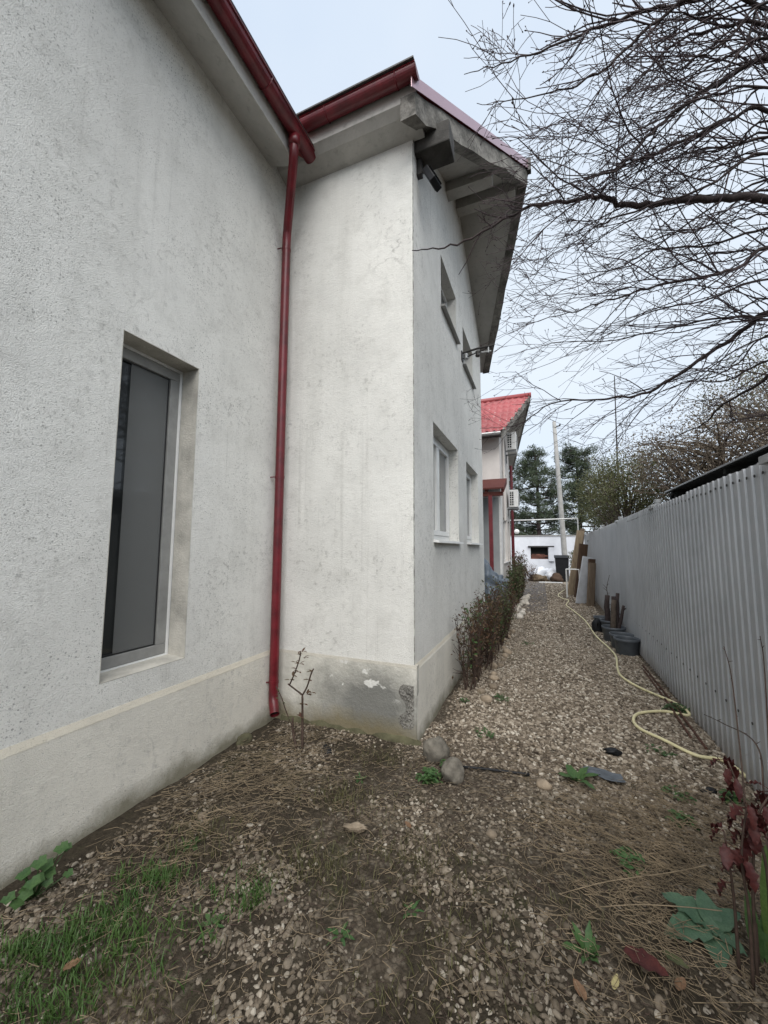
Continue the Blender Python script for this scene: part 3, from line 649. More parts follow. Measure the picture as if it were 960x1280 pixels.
# ------------------------------------------------------------------ shed beyond the fence
shed = thing('neighbour_shed', (2.9, 4.6, 0), 'open dark shed with thin pale metal roof edge beyond the fence', 'shed')
m = MB(); m.prism([(1.90, 2.50), (1.90, 2.53), (4.6, 3.05), (4.6, 3.02)], 1, 1.2, 7.5); rf = m.build('roof', 'dark', shed)  # whole shed coloured near-black, so its inner shade is in the paint
m = MB(); m.box(1.885, 1.90, 1.2, 7.5, 2.512, 2.532); m.build('edge_strip', 'galv', rf)
m = MB(); m.box(4.5, 4.6, 1.2, 7.5, -0.05, 3.02); m.box(1.95, 4.5, 7.42, 7.5, -0.05, 2.5); m.build('wall', 'dark', shed)
for y in (1.4, 3.4, 5.4, 7.3):
    m = MB(); m.box(1.97, 2.07, y-.05, y+.05, -.05, 2.52); m.build('post', 'dark', shed)
    m = MB(); m.prism([(1.93, 2.44), (1.93, 2.50), (4.5, 3.0), (4.5, 2.93)], 1, y-.03, y+.03); m.build('rafter', 'dark', shed)

# ------------------------------------------------------------------ second house
H2 = thing('gabled_house', (-3, 10.94, 0), 'cream house with bright red tiled roof and wooden canopy behind the white house', 'house')
Y2, Y2E, X2 = 10.94, 14.25, -1.01; RY2 = 12.75; S2 = 0.80
def z2(y): return 6.30-S2*abs(y-RY2)
X2A, X2P = -0.90, -0.19
Y2N, Y2F = 10.60, 14.95
def xo2(y): return X2A+(X2P-X2A)*((y-Y2N)/(RY2-Y2N) if y < RY2 else (Y2F-y)/(Y2F-RY2))
m = MB(); m.quad((-9, Y2, 0), (X2, Y2, 0), (X2, Y2, 4.9), (-9, Y2, 4.9)); m.build('wall', 'wall2', H2)
m = MB(); hol = [(11.7, 12.6, 3.9, 4.7), (11.6, 13.0, 1.2, 2.5), (13.2, 13.9, 1.2, 2.5)]
wall_holes(m, 0, X2, Y2, Y2E, 0, 4.84, hol, 0.12, -1)
m.add([(X2, Y2, 4.84), (X2, Y2E, 4.84), (X2, Y2E, z2(Y2E)), (X2, RY2, 6.30), (X2, Y2, z2(Y2))], [(0, 1, 2, 3, 4)]); m.quad((X2, Y2E, 0), (-9, Y2E, 0), (-9, Y2E, 4.9), (X2, Y2E, 4.9)); m.build('wall', 'wall2', H2)
for h in hol:
    m = MB(); frame_ring(m, 0, X2, h[0]+.002, h[1]-.002, h[2]+.002, h[3]-.002, 0.06, 0.07, 0.115); wn = m.build('window', 'white_pvc', H2)
    m = MB(); m.quad((X2-.1, h[0], h[2]), (X2-.1, h[1], h[2]), (X2-.1, h[1], h[3]), (X2-.1, h[0], h[3])); m.build('pane', 'pane_up', wn)
    m = MB(); m.box(X2-.06, X2+.04, h[0]-.02, h[1]+.02, h[2]-.03, h[2]-.003); m.build('sill', 'white_pvc', wn)
m = MB(); m.box(-9, X2-.0, Y2-.006, Y2-.001, 0, 3.0); m.build('lower_render', 'wall2g', H2)
m = MB(); m.box(X2-.05, X2+.012, Y2-.012, Y2+.25, 0, 3.0); m.build('corner_quoin', 'white_paint', H2)
m = MB()
for a, b in ((Y2N, RY2), (RY2, Y2F)):
    prv = None
    for y in np.linspace(a, b, 6):
        b_ = len(m.v); m.v += [(-9, y, z2(y)), (xo2(y)-.02, y, z2(y)), (xo2(y)-.02, y, z2(y)+.12), (-9, y, z2(y)+.12)]
        if prv is not None: m.f += [(prv+k, b_+k, b_+(k+1) % 4, prv+(k+1) % 4) for k in range(4)]
        else: m.f.append((b_, b_+1, b_+2, b_+3))
        prv = b_
    m.f.append((prv+3, prv+2, prv+1, prv))
m.build('soffit', 'concrete', H2)
def tiles(y0, y1, name):
    rows = 8; per = 0.19; V = []; Fc = []; sgn = 1 if y1 > y0 else -1
    for r in range(rows):
        for e in range(3):
            t = (r+(0.0, 0.97, 1.0)[e])/rows; y = y0+(y1-y0)*t; lift = (0.085, 0.005, 0.005)[e]
            for xk in range(0, 181):
                u = xk/180; xr = xo2(y)+.02; x = xr-u*4.2
                V.append((x, y, z2(y)+.13+lift+0.036*math.sin(2*math.pi*x/per)))
        nrow = 3
    W = 181
    for r in range(rows*3-1):
        for k in range(W-1): Fc.append((r*W+k, r*W+k+1, (r+1)*W+k+1, (r+1)*W+k))
    return fastmesh(name, V, Fc, 'tile2', H2, True)
tiles(Y2N-.06, RY2, 'tile_roof'); tiles(Y2F, RY2, 'tile_roof')
m = MB(); m.tube([(-5, RY2, z2(RY2)+.17), (xo2(RY2)+.03, RY2, z2(RY2)+.17)], 0.085, 10); m.build('ridge_tile', 'tile2', H2, True)
for a, b in ((Y2N, RY2), (RY2, Y2F)):
    m = MB(); m.add([(xo2(y)-.04+d, y, z2(y)+z) for y in (a, b) for d, z in ((0, -.02), (.05, -.02), (.05, .17), (0, .17))], [(0, 1, 5, 4), (1, 2, 6, 5), (2, 3, 7, 6), (3, 0, 4, 7), (3, 2, 1, 0), (4, 5, 6, 7)]); m.build('verge_board', 'rake', H2)
m = MB(); m.tube([(-6, Y2N-.08, z2(Y2N)+.06), (-.93, Y2N-.08, z2(Y2N)+.06)], 0.06, 10); m.build('gutter', 'steel', H2)
m = MB(); m.tube([(-5, Y2N-.075, z2(Y2N)+.13), (-.93, Y2N-.075, z2(Y2N)+.13)], 0.03, 8); m.build('snow_guard', 'white_paint', H2)
m = MB(); m.tube([(X2+.06, 14.55, 0), (X2+.06, 14.55, 4.6)], 0.055, 10); m.build('downpipe', 'red', H2)
m = MB(); m.tube([(X2+.05, 11.6, 5.0), (X2+.05, 11.6, 4.4), (X2+.05, 11.65, 2.4)], 0.035, 8); m.build('pipe', 'wall2', H2)
m = MB(); m.tube([(X2-.1, 11.2, 4.88), (X2+.12, 11.2, 4.88)], 0.06, 8); m.build('vent', 'wall2', H2)
# canopy with its boards
cn = MB(); cn.prism([(Y2, 3.46), (Y2-1.05, 3.08), (Y2-1.05, 3.12), (Y2, 3.52)], 0, -3.4, -0.83); can = cn.build('canopy', 'brownwood', H2)
for x in np.arange(-3.3, -0.8, 0.40):
    m = MB(); m.prism([(Y2, 3.36), (Y2-1.0, 3.00), (Y2-1.0, 3.08), (Y2, 3.455)], 0, x, x+.07); m.build('rafter', 'brownwood', can)
m = MB(); m.box(-3.4, -0.86, Y2-.98, Y2-.90, 2.92, 3.02); m.build('beam', 'brownwood', can)
for x in (-1.17, -3.2):
    m = MB(); m.box(x-.045, x+.045, Y2-.985, Y2-.895, 0, 2.93); m.build('post', 'postred', can)

def ac_unit(loc, label, coil=True):
    t = thing('air_conditioner', loc, label, 'air conditioner', 'outdoor units on the second house'); x, y, z = loc
    m = MB(); m.box(x, x+.27, y, y+.75, z, z+.56); b = m.build('casing', 'white_paint', t, bevel=0.012)
    m = MB(); m.box(x+.01, x+.145, y-.004, y+.002, z+.05, z+.51); g = m.build('coil', 'dark', b)
    for k in range(7): 
        m = MB(); m.box(x+.01, x+.145, y-.012, y-.005, z+.045+k*.073, z+.06+k*.073); m.build('grille_bar', 'white_paint', g)
    for k in range(3):
        m = MB(); m.box(x+.005+k*.062, x+.018+k*.062, y-.014, y-.0125, z+.045, z+.515); m.build('grille_bar', 'white_paint', g)
    m = MB(); m.tube([(x+.27, y+.3, z+.28), (x+.285, y+.3, z+.28)], 0.21, 20); m.build('fan_grille', 'grey_pvc', b)
    for yy in (y+.08, y+.62):
        m = MB(); m.box(x-.09, x+.28, yy, yy+.04, z-.045, z-.002); m.box(x-.09, x-.06, yy, yy+.04, z-.30, z-.045); m.build('bracket', 'galv', t)
    return t
ac_unit((X2+.085, 13.0, 2.93), 'white air conditioner unit on brackets beside the red downpipe, below the canopy roof level')
ac_unit((X2+.105, 12.35, 4.66), 'white air conditioner unit high under the roof overhang of the cream house')

# tarp covered pile between the houses
rock('tarp_heap', 'tarp', (-1.30, 8.75, 0.55), (0.62, 0.62, 0.80), 3, 5, 0.30, 1.3, None, 0.4, 0.55, 0.16)
tag(bpy.data.objects['tarp_heap'], 'heap under a crumpled blue grey tarpaulin between the two houses', 'tarpaulin')

# ------------------------------------------------------------------ far end of the lane
YW = 22.3
fw = thing('boundary_wall', (0.5, YW, 0), 'whitewashed boundary wall with a dark niche across the end of the lane', 'wall')
p0, p1 = P(663, 684, 1, YW), P(685.5, 699, 1, YW)
nich = (p0[0], p1[0], p1[2], p0[2])
m = MB(); wall_holes(m, 1, YW, -9, 9, -.1, 2.26, [nich], 0.35, 1); m.box(-9, 9, YW+.001, YW+.002, 2.2, 2.26) if False else None
m.quad((-9, YW, 2.26), (9, YW, 2.26), (9, YW+.4, 2.26), (-9, YW+.4, 2.26)); m.quad((-9, YW+.4, -.1), (9, YW+.4, -.1), (9, YW+.4, 2.26), (-9, YW+.4, 2.26)); m.build('wall', 'farwall', fw)
m = MB(); m.box(-9, 9, YW-.04, YW+.44, 2.262, 2.31); m.build('coping', 'polecon', fw)
m = MB(); m.quad((nich[0], YW+.34, nich[2]), (nich[1], YW+.34, nich[2]), (nich[1], YW+.34, nich[3]), (nich[0], YW+.34, nich[3])); m.build('niche_back', 'dark', fw)  # back coloured near-black for the shade in the niche
m = MB(); m.box(nich[0]-.12, nich[1]+.30, YW-.10, YW-.002, nich[3], nich[3]+.07); m.build('lintel', 'steel', fw)
m = MB(); m.box(nich[1]+.03, nich[1]+.28, YW-.12, YW-.002, nich[2]-.1, nich[3]-.003); m.build('pier', 'farwall', fw)
bk = MB(); bk.box(-.115, .115, -.05, .05, -.03, .03); bme = None; nw = nich[1]-nich[0]
for r in range(4):
    for k in range(4):
        xx = nich[0]+(k+.5+(.25 if r % 2 else -.05))*nw/4
        if xx+.1 > nich[1]: continue
        if bme is None: o = bk.build('brick', 'brick', None); bme = o.data
        else: o = bpy.data.objects.new('brick', bme); col.objects.link(o)
        o.location = (xx, YW+.08+random.uniform(-.01, .01), nich[2]+.035+r*.068); o.scale = (nw/4/.24, 1, 1); put(o, fw)
gl = thing('globe_lamp', (P(646, 664, 1, YW)[0], YW+.2, 2.3), 'white globe lamp on a short stem on top of the whitewashed wall', 'lamp')
gp = P(646, 664.5, 1, YW+.2)
m = MB(); m.lathe([(0, -.14), (.08, -.115), (.13, -.05), (.14, 0), (.13, .05), (.08, .115), (0, .14)], gp, 16); m.build('globe', 'white_paint', gl, True)
m = MB(); m.tube([(gp[0], gp[1], 2.3), (gp[0], gp[1], gp[2]-.13)], 0.035, 8); m.build('stem', 'steel', gl)
pole = thing('utility_pole', (P(704, 690, 1, 21.4)[0], 21.4, 0), 'slightly leaning grey concrete utility pole in front of the whitewashed wall', 'pole')
pt, pb = P(692.5, 527, 1, 21.4), P(705.5, 690, 1, 21.4); dirp = (pt-pb)/(pt[2]-pb[2]); base = pb-dirp*pb[2]
m = MB(); m.tube([base-dirp*.1, pb, (pb+pt)/2, pt], [0.145, 0.135, 0.115, 0.09], 10); m.build('shaft', 'polecon', pole, True)
for z, s in ((7.9, 1), (4.2, -1)):
    q = base+dirp*z; m = MB(); m.tube([q, q+np.array((.28*s, -.05, .02))], 0.03, 6); m.lathe([(0, 0), (.04, .01), (.045, .05), (.02, .09), (0, .09)], q+np.array((.26*s, -.05, .02)), 8); m.build('insulator_arm', 'steel', pole)
m = MB(); q = base+dirp*6.6; e = np.array((7.5, 26.0, 7.2)); pts = [q*(1-t)+e*t-np.array((0, 0, 1.2*t*(1-t)*2)) for t in np.linspace(0, 1, 14)]; m.tube(pts, 0.012, 4)
tag(m.build('overhead_wire', 'steel'), 'thin black overhead wire running from the concrete pole', 'wire')
# bin
def bin_():
    c = P(703, 722, 1, 20.6); x = c[0]; t = thing('wheelie_bin', (x, 20.6, 0), 'black wheelie bin with sloping lid at the end of the lane', 'bin')
    a, b = 0.24, 0.30; zt = 1.14
    m = MB(); m.add([(x-a, 20.6-a, .06), (x+a, 20.6-a, .06), (x+a, 20.6+a, .06), (x-a, 20.6+a, .06), (x-b, 20.6-b, zt), (x+b, 20.6-b, zt), (x+b, 20.6+b, zt), (x-b, 20.6+b, zt)], [(0, 3, 2, 1), (4, 5, 6, 7), (0, 1, 5, 4), (1, 2, 6, 5), (2, 3, 7, 6), (3, 0, 4, 7)]); m.build('body', 'black_plastic', t, bevel=0.02)
    m = MB(); m.prism([(20.6-b-.03, zt+.002), (20.6+b+.03, zt+.002), (20.6+b+.03, zt+.14), (20.6, zt+.12), (20.6-b-.03, zt+.03)], 0, x-b-.03, x+b+.03); m.build('lid', 'black_plastic', t, bevel=0.015)
    for s in (-1, 1):
        m = MB(); m.tube([(x+s*.20, 20.86, .1), (x+s*.26, 20.86, .1)], 0.1, 14); m.build('wheel', 'black_plastic', t)
bin_()
def at(px, py, y): return P(px, py, 1, y)
c = at(690, 716, 20.9); tag(rock('white_sack', 'sack', (c[0], 20.9, .24), (.33, .3, .34), 11, 3, .35, 1.7, None, .3, .22), 'crumpled white plastic sack beside the black bin', 'sack')
c = at(677, 714, 21.5); tag(rock('white_mound', 'farwall', (c[0], 21.5, .25), (.5, .35, .38), 13, 3, .45, 2.2, None, .1, .24), 'low white rubble mound below the wall niche', 'rubble')
c = at(672, 719, 20.6); tag(rock('leaf_pile', 'debris', (c[0], 20.6, .12), (.40, .3, .22), 17, 3, .5, 2.5, None, 0, .12), 'brown heap of garden waste in front of the white mound', 'garden waste')
c = at(697, 717, 20.4); tag(rock('rubbish_bag', 'plank_d', (c[0]-.05, 20.3, .15), (.26, .3, .28), 19, 3, .4, 2, None, 0, .15), 'dark rubbish bag squeezed between white sack and bin', 'bag')
c = at(688, 722.5, 19.9); m = MB(); m.obox((c[0], 19.7, .03), (.50, .05, 0), (-.01, .08, 0), (0, 0, .018)); tag(m.build('white_plank', 'white_paint'), 'white painted plank lying flat on the ground before the sacks', 'plank')
# pipe frame
pf = thing('pipe_arch', (1.2, 17.2, 0), 'thin white pipe arch spanning the lane above the far wall', 'arch')
a, b = at(604, 651, 17.2), at(722, 648, 17.2)
m = MB(); m.tube([a, (a+b)/2-np.array((0, 0, .02)), b], 0.025, 8); m.build('crossbar', 'white_paint', pf)
m = MB(); m.tube([b, (b[0], 17.2, 0)], 0.022, 8); m.tube([a, (a[0], 17.2, 0)], 0.022, 8); m.build('post', 'white_paint', pf)
# leaning planks and boards
def leaner(name, mat, pbx, ptx, w_, t_, label, cat, y0, xb, xt, zt, yt=None, group=None):
    yt = y0 if yt is None else yt
    b = np.array((xb, y0, 0.0)); tt = np.array((xt, yt, zt)); c = (b+tt)/2; az = (tt-b)/2; ay = np.array((0.85, 0.55, 0)); ay -= az*(ay@az)/(az@az); ay /= np.linalg.norm(ay)
    ax = np.cross(ay, az); ax /= np.linalg.norm(ax)
    m = MB(); m.obox(c, ax*t_/2, ay*w_/2, az); o = m.build(name, mat, None, bevel=0.004); return tag(o, label, cat, group)
leaner('plank', 'plank', 0, 0, 0.26, 0.05, 'tall weathered tan plank leaning on the metal fence', 'plank', 14.9, 0.86, 1.26, 2.22)
leaner('plank', 'plank_m', 0, 0, 0.16, 0.05, 'narrow mid brown plank leaning right behind the tall tan plank', 'plank', 15.25, 1.06, 1.36, 2.30)
leaner('plank', 'plank_d', 0, 0, 0.30, 0.06, 'dark brown plank leaning between the tan plank and the white board', 'plank', 14.25, 1.06, 1.28, 1.75)
leaner('board', 'board_w', 0, 0, 0.34, 0.03, 'chalky white board leaning on the metal fence', 'board', 12.75, 1.00, 1.24, 1.36)
leaner('board', 'plank_m', 0, 0, 0.22, 0.04, 'short brown board leaning beside the white board, next to the flower pots', 'board', 12.3, 1.20, 1.30, 1.20)
leaner('board', 'plank_d', 0, 0, 0.22, 0.04, 'short dark board leaning against the fence behind the brown board', 'board', 12.75, 1.27, 1.34, 1.30)
st = thing('metal_stand', (0.95, 14.0, 0), 'thin white metal stand in front of the leaning planks', 'stand')
for x, y in ((0.70, 13.9), (1.08, 13.9), (0.74, 14.25), (1.08, 14.25)):
    m = MB(); m.tube([(x, y, 0), (x, y, .93)], 0.014, 6); m.build('leg', 'white_paint', st)
m = MB(); m.tube([(.70, 13.9, .93), (1.08, 13.9, .93), (1.08, 14.25, .93), (.74, 14.25, .93), (.70, 13.9, .93)], 0.014, 6); m.build('top_rail', 'white_paint', st)

# pots
def pot(c, r, h, label, mat='grey_pot'):
    t = thing('flower_pot', (c[0], c[1], 0), label, 'pot', 'pots along the fence'); z0 = gh(c[0], c[1])-.01
    m = MB(); m.lathe([(0, 0), (r*.84, 0), (r*.87, .01), (r*.97, h-.05), (r*1.0, h-.045), (r*1.04, h-.04), (r*1.04, h), (r*.98, h), (r*.95, h-.03), (r*.86, h*.42)], (c[0], c[1], z0), 28); m.build('body', mat, t, True)
    m = MB(); m.lathe([(0, h*.5), (r*.5, h*.48), (r*.88, h*.44)], (c[0], c[1], z0), 20); m.build('soil', 'soil', t); return t
pot((1.155, 6.98), 0.168, 0.26, 'empty grey plastic pot in front of the other pots on the hose side')
pot((1.15, 7.38), 0.165, 0.24, 'grey pot with pale rim tucked behind the empty foremost pot')
pot((1.12, 7.90), 0.18, 0.26, 'grey plastic pot holding upright cut logs')
pot((1.16, 8.50), 0.17, 0.26, 'grey pot with dark upright stems behind the log pot')
pot((1.09, 9.02), 0.16, 0.24, 'grey pot at the far end of the row beside the black jug')
bx = thing('black_container', (0.94, 8.6, 0), 'small black plastic jug standing beside the row of grey pots', 'container')
m = MB(); m.lathe([(0, 0), (.085, 0), (.09, .02), (.09, .18), (.06, .23), (.03, .25), (.03, .28), (0, .28)], (0.94, 8.6, -.01), 14); m.build('body', 'black_plastic', bx, True)
m = MB(); m.tube([(.94, 8.55, .25), (.94, 8.48, .21), (.94, 8.51, .12)], 0.012, 6); m.build('handle', 'black_plastic', bx, True)
for i, (x, y, h, r, lean, mt, lb) in enumerate([(1.11, 7.90, .70, .05, .03, 'bark_l', 'thick pale cut log standing in the grey pot'), (1.18, 7.95, .82, .035, .03, 'bark', 'tall dark stub branch standing in the log pot'),
        (1.18, 7.86, .62, .028, .10, 'bark', 'thin dark branch leaning outward from the log pot'), (1.11, 8.50, .72, .05, .01, 'bark', 'blackened square stake in the pot behind the logs'), (1.21, 8.52, .70, .045, .02, 'bark', 'blackened stake leaning beside another stake in a pot')]):
    rr = random.Random(i); pts = [np.array((x+lean*k/5+rr.uniform(-.008, .008), y+rr.uniform(-.01, .01), .15+(h-.15)*k/5)) for k in range(6)]
    m = MB(); m.tube(pts, [r, r*.95, r*.92, r*.95, r*.85, r*.8], 8)
    for k in range(3):
        q = pts[2+k]; m.tube([q, q+np.array((rr.uniform(-.06, .06), rr.uniform(-.05, .05), .05))], [r*.4, r*.3], 5)
    tag(m.build('cut_log', mt, None, True), lb, 'log', 'cut wood standing in the pots')
m = MB(); pts = smoothpath([(1.13, 8.5, .2), (1.15, 8.5, .6), (1.12, 8.48, .85), (1.18, 8.5, 1.10)], 5); m.tube(pts, np.linspace(.01, .004, len(pts)), 5)
for k in range(9):
    q = pts[3+k]; m.tube([q, q+np.array((random.uniform(-.08, .08), random.uniform(-.05, .05), random.uniform(.0, .07)))], [.005, .003], 4)
tag(m.build('dry_branch', 'cane', None), 'thin dry forked branch rising from the pots above the stakes', 'branch')

# hose
hp = [(910, 957), (870, 948), (830, 930), (800, 915), (792, 903), (800, 895), (830, 892), (860, 896)]
hp2 = [(857, 889), (840, 880), (800, 862), (778, 850), (772, 838), (770, 823), (761, 811), (745, 796), (732, 778), (717, 766), (708, 757), (711, 751), (702, 748), (698, 744), (706, 738)]
def onground(l, r): return [np.array((*G(*p)[:2], 0))+np.array((0, 0, float(gh(*G(*p)[:2]))+r+.012)) for p in l]
hpts = onground(hp, .013)+[np.array((1.262, 4.76, .03))]+onground(hp2, .013)
m = MB(); m.tube(smoothpath([np.array((1.30, 3.30, .03))]+hpts, 8), 0.0135, 8); tag(m.build('garden_hose', 'hose', None, True), 'pale yellow garden hose snaking along the gravel lane', 'hose')
for i, (a, b) in enumerate((((1.225, 6.35), (1.16, 3.95)), ((1.185, 6.1), (1.11, 4.1)))):
    m = MB(); m.tube([(a[0], a[1], .02), ((a[0]+b[0])/2+.01, (a[1]+b[1])/2, .024), (b[0], b[1], .022)], 0.011, 6); tag(m.build('steel_rod', 'rust'), 'rusty reinforcing rod lying along the foot of the metal fence', 'rod', 'rusty rods at the fence foot')
# black irrigation pipe piece and scraps
q = onground([(578, 963), (610, 966), (640, 969), (662, 971)], .008); m = MB(); m.tube(smoothpath(q, 4), .009, 6); tag(m.build('pipe_scrap', 'black_plastic', None, True), 'short dark pipe half buried in gravel by the two boulders', 'pipe')
for i, (px, py, r, lb) in enumerate([(767, 941, .05, 'crumpled black plastic scrap lying on the gravel inside the hose loop'), (888, 992, .05, 'black plastic scrap on gravel near the fence, upper of two'), (908, 999, .045, 'black plastic scrap on gravel touching the red leaved bush'), (408, 938, .055, 'black plastic cup half buried beside the pruned rose')]):
    g = G(px, py); tag(rock('plastic_scrap', 'black_plastic', (g[0], g[1], .012), (r*1.3, r*.7, .018), 40+i, 2, .7, 2.2, None, i*.7), lb, 'scrap')
g = G(755, 972); m = MB(); rr = random.Random(3)
gw = 7
for i in range(gw):
    for j in range(gw): m.v.append((g[0]-.12+.24*i/6+rr.uniform(-.012, .012), g[1]-.05+.10*j/6+rr.uniform(-.01, .01)+.02*math.sin(i), .014+.016*rr.random()))
for i in range(gw-1):
    for j in range(gw-1): b = i*gw+j; m.f.append((b, b+gw, b+gw+1, b+1))
tag(m.build('plastic_sheet', 'grey_pot', None, True), 'crumpled grey plastic sheet scrap beside the broad leaved weed', 'scrap')
g = G(443, 1039); tag(rock('paper_scrap', 'stone_t', (g[0], g[1], .02), (.07, .022, .018), 60, 3, .6, 2, None, .25), 'twisted pale rag lying on bare soil', 'rag')

# boulders and stones
g = G(549, 950); tag(rock('boulder', 'stone', (-.80, 3.02, .055), (.095, .085, .10), 1.3, 4, .20, 1.2, None, .3), 'rounded pale boulder touching the house corner', 'boulder')
tag(rock('boulder', 'stone', (-.62, 2.80, .055), (.085, .075, .085), 2.9, 4, .20, 1.2, None, .8), 'smaller dark rounded boulder in front of the corner boulder', 'boulder')
g = G(20, 0) if False else None
tag(rock('boulder', 'footing', (-2.33, 2.66, .01), (.05, .08, .05), 5.1, 3, .25, 1.3), 'dark mossy stone against the plinth beside the downpipe', 'boulder')
sr = random.Random(12)
for i in range(16):
    y = 4.25+i*0.24+sr.uniform(-.06, .06); x = -.60+sr.uniform(-.06, .06)
    s = sr.uniform(.035, .065); tag(rock('border_stone', 'stone_t', (x, y, float(gh(x, y))+s*.4), (s*1.2, s, s*.8), 70+i, 2, .25, 1.2, None, i), 'tan field stone edging the shrub bed along the gable wall', 'stone', 'stones edging the shrub bed')
for i in range(22):
    y = 9.3+i*0.22+sr.uniform(-.1, .1); x = -.55+sr.uniform(-.14, .12)
    s = sr.uniform(.05, .10); tag(rock('white_stone', 'stone_w', (x, y, s*.5), (s*1.2, s, s*.9), 100+i, 2, .3, 1.2, None, i), 'white stone edging the bed in front of the cream house', 'stone', 'white stones edging the far bed')
for px, py, s, lb in ((265+350, 1046, .028, 'single cream pebble larger than its neighbours on bare soil'), (680, 985, .045, 'flat pale stone by the dark pipe scrap'), (505, 1022, .0, ''), (253, 1024, .03, 'round pale stone on soil below the plinth')):
    if s: g = G(px, py); tag(rock('loose_stone', 'stone_t', (g[0], g[1], s*.45), (s*1.1, s*.9, s*.7), px, 2, .25, 1.2), lb, 'stone')

# ------------------------------------------------------------------ gravel (uncountable): instanced pebbles
def pnoise(x, y, f, o): return np.array([mnoise.noise(Vector((a*f+o, b*f, o))) for a, b in zip(x, y)])
def scatter():
    xs, ys, ss = [], [], []
    def zone(n, x0, x1, y0, y1, smin, smax, fn):
        x = rng.uniform(x0, x1, n); y = rng.uniform(y0, y1, n); k = rng.random(n) < fn(x, y)
        x, y = x[k], y[k]; s = smin+(smax-smin)*rng.random(len(x))**2.2; xs.append(x); ys.append(y); ss.append(s)
    def lane(x, y):
        n = pnoise(x, y, 1.3, 4.0); left = np.clip((x+0.93+0.12*n)*4, 0, 1); return np.where(y > 3.6, left, np.clip((y-2.5+n*1.1)*0.9, 0.0, 1)*np.clip((x+0.85+.5*n)*1.6, 0, 1))
    def soil(x, y):
        n = pnoise(x, y, 1.6, 9.0)+0.6*pnoise(x, y, 4.5, 2.0); bare = np.exp(-(((x+1.45)/.45)**2+((y-2.15)/.38)**2)); strip = np.clip((x+2.35)*6, 0, 1)
        return np.clip(0.46+n*1.3-bare*.9, 0.05, 1)*strip
    zone(62000, -0.95, 1.27, 2.4, 8.0, .009, .021, lane)
    zone(16000, -0.8, 1.27, 8.0, 13, .012, .024, lambda x, y: (1-(x < .1)*np.clip((y-9)/3, 0, .8)))
    zone(9000, -0.7, 1.27, 13, 21.5, .015, .03, lambda x, y: (x > .1)*.9+.1)
    zone(70000, -2.4, 1.27, 0.7, 3.6, .004, .014, soil)
    zone(1300, -2.4, 1.27, 0.7, 3.4, .012, .024, soil)
    return np.concatenate(xs), np.concatenate(ys), np.concatenate(ss)
px_, py_, ps_ = scatter(); N = len(px_)
me = bpy.data.meshes.new('gravel'); me.vertices.add(N)
pz_ = gh(px_, py_)+ps_*np.where(py_ > 3.3, rng.uniform(0, .5, N), rng.uniform(-.22, .30, N))
me.vertices.foreach_set('co', np.c_[px_, py_, pz_].astype(np.float32).ravel())
at_ = me.attributes.new('scl', 'FLOAT_VECTOR', 'POINT'); at_.data.foreach_set('vector', (ps_[:, None]*np.c_[rng.uniform(.75, 1.35, N), rng.uniform(.6, 1, N), rng.uniform(.4, .75, N)]).astype(np.float32).ravel())
at_ = me.attributes.new('rot', 'FLOAT_VECTOR', 'POINT'); at_.data.foreach_set('vector', np.c_[rng.normal(0, .3, N), rng.normal(0, .3, N), rng.uniform(0, 6.28, N)].astype(np.float32).ravel())
gravel = bpy.data.objects.new('gravel', me); col.objects.link(gravel); tag(gravel, 'loose brown and beige river gravel covering the lane', 'gravel', kind='stuff')
gg = bpy.data.node_groups.new('pebbles', 'GeometryNodeTree')
gg.interface.new_socket('Geometry', in_out='INPUT', socket_type='NodeSocketGeometry'); gg.interface.new_socket('Geometry', in_out='OUTPUT', socket_type='NodeSocketGeometry')
gi = gg.nodes.new('NodeGroupInput'); go = gg.nodes.new('NodeGroupOutput'); iop = gg.nodes.new('GeometryNodeInstanceOnPoints'); g2i = gg.nodes.new('GeometryNodeGeometryToInstance')
for k in range(5):
    ic = gg.nodes.new('GeometryNodeMeshIcoSphere'); ic.inputs['Subdivisions'].default_value = 2
    sp = gg.nodes.new('GeometryNodeSetPosition'); nn = gg.nodes.new('ShaderNodeTexNoise'); nn.inputs['Scale'].default_value = 0.8+.15*k; nn.inputs['Detail'].default_value = 1.5
    pn = gg.nodes.new('GeometryNodeInputPosition'); ad = gg.nodes.new('ShaderNodeVectorMath'); ad.operation = 'ADD'; ad.inputs[1].default_value = (k*3.3, k*1.7, k*9.1)
    sb = gg.nodes.new('ShaderNodeVectorMath'); sb.operation = 'SUBTRACT'; sb.inputs[1].default_value = (.5, .5, .5); ml = gg.nodes.new('ShaderNodeVectorMath'); ml.operation = 'SCALE'; ml.inputs[3].default_value = 1.05
    smn = gg.nodes.new('GeometryNodeSetShadeSmooth'); stm = gg.nodes.new('GeometryNodeSetMaterial'); stm.inputs['Material'].default_value = M['pebble']
    L = gg.links.new
    L(pn.outputs[0], ad.inputs[0]); L(ad.outputs[0], nn.inputs['Vector']); L(nn.outputs['Color'], sb.inputs[0]); L(sb.outputs[0], ml.inputs[0]); L(ml.outputs[0], sp.inputs['Offset'])
    L(ic.outputs['Mesh'], sp.inputs['Geometry']); L(sp.outputs[0], smn.inputs[0]); L(smn.outputs[0], stm.inputs['Geometry']); L(stm.outputs[0], g2i.inputs[0])
def attr(nm):
    a = gg.nodes.new('GeometryNodeInputNamedAttribute'); a.data_type = 'FLOAT_VECTOR'; a.inputs['Name'].default_value = nm; return a.outputs[0]
e2r = gg.nodes.new('FunctionNodeEulerToRotation'); L(attr('rot'), e2r.inputs[0]); L(e2r.outputs[0], iop.inputs['Rotation'])
L(attr('scl'), iop.inputs['Scale']); L(gi.outputs[0], iop.inputs['Points']); L(g2i.outputs[0], iop.inputs['Instance']); iop.inputs['Pick Instance'].default_value = True
